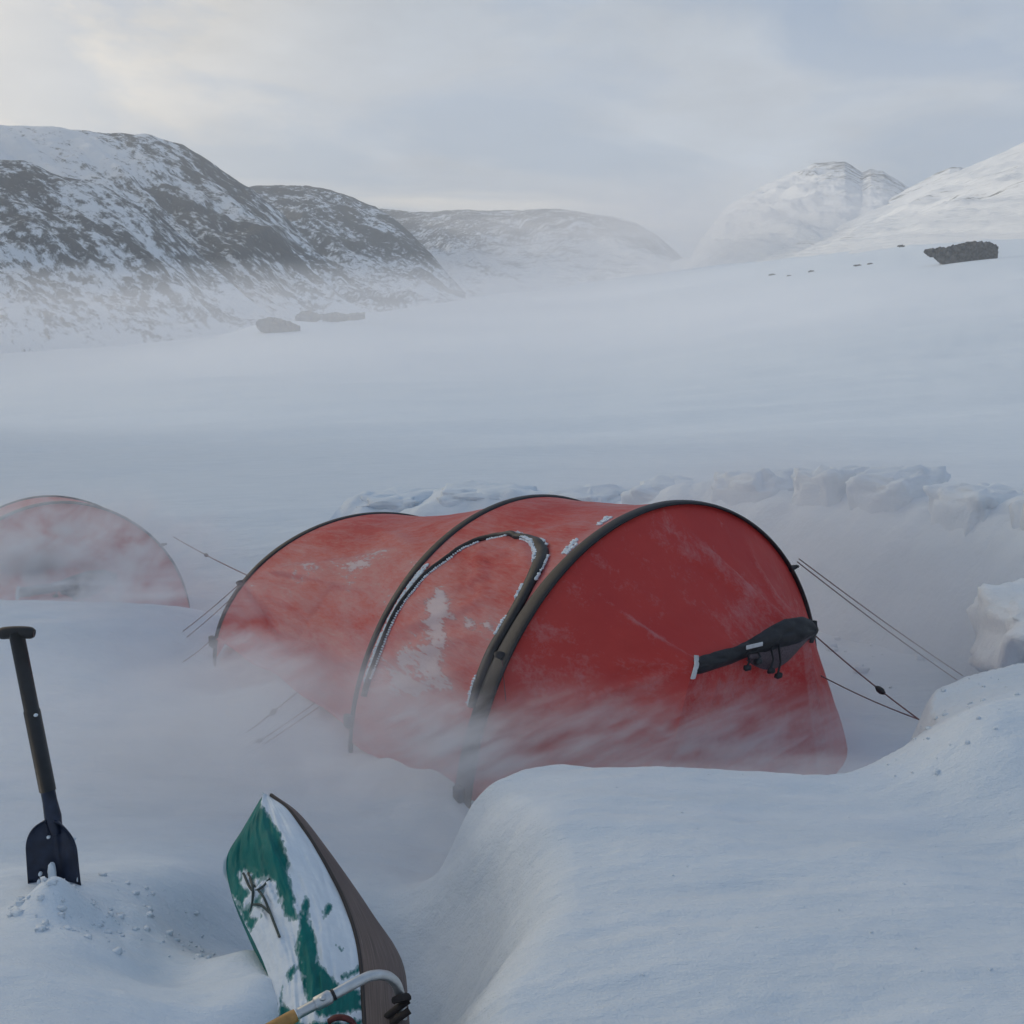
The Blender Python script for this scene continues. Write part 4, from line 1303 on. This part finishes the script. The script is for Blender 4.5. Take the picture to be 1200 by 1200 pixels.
# ------------------------------------------------------------------ air: thin haze and blowing snow
def volume_mat(name, density, color, scale=None, nscale=1.0, thr=.42, gain=3.0, rot=(0, 0, 0), aniso=.2, step=1.0):
    m = bpy.data.materials.new(name)
    m.use_nodes = True
    t = m.node_tree
    t.nodes.clear()
    out = N(t, 'ShaderNodeOutputMaterial')
    v = N(t, 'ShaderNodeVolumePrincipled')
    v.inputs['Color'].default_value = (*color, 1)
    v.inputs['Anisotropy'].default_value = aniso
    v.inputs['Density'].default_value = density
    L(t, v.outputs[0], out.inputs['Volume'])
    if scale is not None:
        tcn = N(t, 'ShaderNodeTexCoord')
        ln = N(t, 'ShaderNodeVectorMath', operation='LENGTH')
        L(t, tcn.outputs['Object'], ln.inputs[0])
        fall = math_n(t, 'SUBTRACT', 1.0, ln.outputs['Value'], True)
        fall = math_n(t, 'POWER', fall, 1.2)
        g = N(t, 'ShaderNodeNewGeometry')
        mpn = N(t, 'ShaderNodeMapping')
        mpn.inputs['Rotation'].default_value = rot
        L(t, g.outputs['Position'], mpn.inputs[0])
        mp2 = N(t, 'ShaderNodeMapping')
        mp2.inputs['Scale'].default_value = scale
        L(t, mpn.outputs[0], mp2.inputs[0])
        nz = N(t, 'ShaderNodeTexNoise', i_Scale=nscale, i_Detail=6.0, i_Roughness=.62, i_Distortion=.7)
        L(t, mp2.outputs[0], nz.inputs['Vector'])
        k = math_n(t, 'MULTIPLY', math_n(t, 'SUBTRACT', nz.outputs[0], thr, True), gain)
        L(t, math_n(t, 'MULTIPLY', math_n(t, 'MULTIPLY', fall, k), density), v.inputs['Density'])
        m.cycles.volume_step_rate = step if hasattr(m.cycles, 'volume_step_rate') else 1.0
    return m
HAZE = .00026
hz = MB().box((0, 170, 160), (6900, 6900, 520)).build('haze', volume_mat('haze_air', HAZE, (.95, .97, 1.0), aniso=.25), smooth=False)
tag(hz, 'thin cold haze filling the whole valley', 'haze', kind='stuff')
def icosphere(sub=3):
    bm = bmesh.new()
    bmesh.ops.create_icosphere(bm, subdivisions=sub, radius=1)
    me = bpy.data.meshes.new('spindrift')
    bm.to_mesh(me)
    bm.free()
    return me
def drift(loc, size, mat, rot=(0, 0, 0), label='veil of blowing snow', name='spindrift'):
    me = icosphere()
    o = bpy.data.objects.new(name, me)
    me.materials.append(mat)
    C.objects.link(o)
    o.location = loc
    o.scale = size
    o.rotation_euler = rot
    tag(o, label, 'blowing snow', kind='stuff')
    return o
WH = (.96, .97, 1.0)
V_thick = volume_mat('spindrift_thick', 13.0, WH, (1.0, 3.0, 3.8), 4.4, .44, 4.6, (0, R(22), R(-10)), .1, .3)
V_torn = volume_mat('spindrift_torn', 12.0, WH, (1.4, 1.8, 2.0), 2.2, .47, 5.0, (0, R(25), 0), .1, .35)
V_soft = volume_mat('spindrift_soft', 2.8, WH, (.7, 1.5, 2.4), 1.6, .35, 2.8, (0, R(12), R(10)), .1, .55)
V_far = volume_mat('ground_drift', .007, WH, (.4, .6, 3.0), .03, .34, 2.6, (0, 0, 0), .3, .9)
V_head = volume_mat('valley_head_drift', .018, WH, (.4, .6, 2.0), .02, .30, 2.6, (0, 0, 0), .3, .9)
V_streak = volume_mat('spindrift_streak', 10.0, WH, (.7, 4.0, 5.0), 2.6, .46, 5.0, (0, R(6), R(14)), .1, .45)
V_wall = volume_mat('spindrift_wall', 2.5, WH, (.7, 1.5, 2.0), 1.2, .30, 2.4, (0, R(12), R(10)), .1, .7)
V_floor = volume_mat('valley_drift', .013, WH, (.3, 1.0, 3.0), .05, .34, 2.6, (0, 0, 0), .3, .5)
# blowing snow along the tents
def p3(px, py, y):
    return tuple(at_y(px, py, y))
drift(p3(770, 868, 4.62), (1.10, .36, .25), V_thick, (0, R(3), R(12)), 'low plume of blowing snow along the foot of the tent porch')
drift(p3(500, 850, 4.62), (.42, .30, .20), V_thick, (0, R(25), R(-30)), 'plume of blowing snow pouring past the bottom of the tent door')
drift(p3(310, 775, 5.9), (.50, .30, .16), V_thick, (0, R(10), R(-30)), 'plume of blowing snow at the low rear corner of the tent')
drift(p3(560, 880, 4.35), (.40, .25, .14), V_thick, (0, R(20), 0), 'swirl of blowing snow at the foot of the front arch')
drift(p3(60, 655, 7.6), (1.3, .8, .50), V_torn, (0, 0, 0), 'torn veil of blowing snow in front of the distant tent')
drift(p3(1040, 720, 6.3), (1.3, 1.2, .60), V_wall, (0, 0, 0), 'soft veil of blowing snow between tent and snow wall')
drift(p3(330, 860, 4.7), (1.6, .9, .40), V_soft, (0, 0, 0), 'soft veil of blowing snow left of the tent')
drift(p3(545, 1000, 4.0), (.42, .40, .26), V_soft, (0, 0, 0), 'soft swirl of blowing snow over the dug pit')
# ground drift at the feet of the mountains
drift(p3(60, 402, 560), (330, 120, 17), V_far, (0, 0, R(5)), 'bank of drifting snow along the foot of the left mountain')
drift(p3(520, 345, 1000), (420, 160, 34), V_far, (0, 0, R(-8)), 'bank of drifting snow below the middle spur')
drift(p3(815, 290, 1450), (380, 200, 95), V_head, (0, 0, 0), 'cloud of drifting snow closing the head of the valley')
drift((0, 260, -13), (420, 245, 13), V_floor, (0, 0, 0), 'shallow sheet of drifting snow streaming over the valley floor')
drift(p3(960, 610, 7.0), (2.0, .8, .55), V_wall, (0, 0, R(-28)), 'soft veil of blowing snow over the snow wall')
drift(p3(430, 920, 4.2), (.70, .40, .18), V_torn, (0, R(18), R(-20)), 'plume of blowing snow streaming between the sled and the tent')
drift(p3(160, 800, 5.2), (1.3, .8, .22), V_soft, (0, R(6), 0), 'soft veil of blowing snow over the flat behind the shovel')
drift(p3(985, 850, 5.1), (.40, .35, .16), V_soft, (0, 0, 0), 'soft swirl of blowing snow in the hollow right of the tent')
drift(p3(520, 1130, 3.4), (.34, .34, .22), V_soft, (0, 0, 0), 'soft swirl of blowing snow deep in the dug pit')
drift(p3(860, 930, 4.0), (1.1, .55, .10), V_streak, (R(-4), 0, R(8)), 'thin streaks of blowing snow skimming the near drift')
drift(p3(150, 900, 4.6), (1.1, .9, .12), V_streak, (0, R(3), R(-6)), 'thin streaks of blowing snow skimming the flat left of the tent')
drift(p3(150, 700, 6.7), (1.4, .5, .14), V_streak, (0, 0, 0), 'thin streaks of blowing snow along the crest before the distant tent')
# crumbs of broken snow lying about
cr = MB()
r3 = random.Random(11)
def crumbs(n_, px0, px1, py0, py1, z0_, s0_, s1_):
    for k in range(n_):
        p = at_z(r3.uniform(px0, px1), r3.uniform(py0, py1), z0_)
        sz = s0_ + (s1_ - s0_) * r3.random() ** 3
        V, Fc = blob((sz * r3.uniform(.8, 1.7), sz * r3.uniform(.8, 1.5), sz * .8), r3.randint(0, 9999), 6, .7, .4, 1.6)
        a = r3.uniform(0, 6.3)
        V = V @ np.array([[math.cos(a), math.sin(a), 0], [-math.sin(a), math.cos(a), 0], [0, 0, 1]])
        cr.add(V + np.array([p[0], p[1], float(ground_z(p[0], p[1])) + sz * .12]), [tuple(q) for q in Fc])
crumbs(70, 10, 150, 1045, 1110, .45, .004, .018)
crumbs(60, 120, 260, 1030, 1120, .35, .004, .016)
crumbs(60, 660, 1190, 900, 1190, .48, .002, .006)
crumbs(50, 1040, 1190, 800, 900, .58, .004, .016)
crumbs(30, 930, 1180, 720, 800, .1, .01, .05)
tag(cr.build('snow_crumbs', M_block, None), 'small crumbs of broken snow scattered over the drifts', 'snow', kind='stuff')
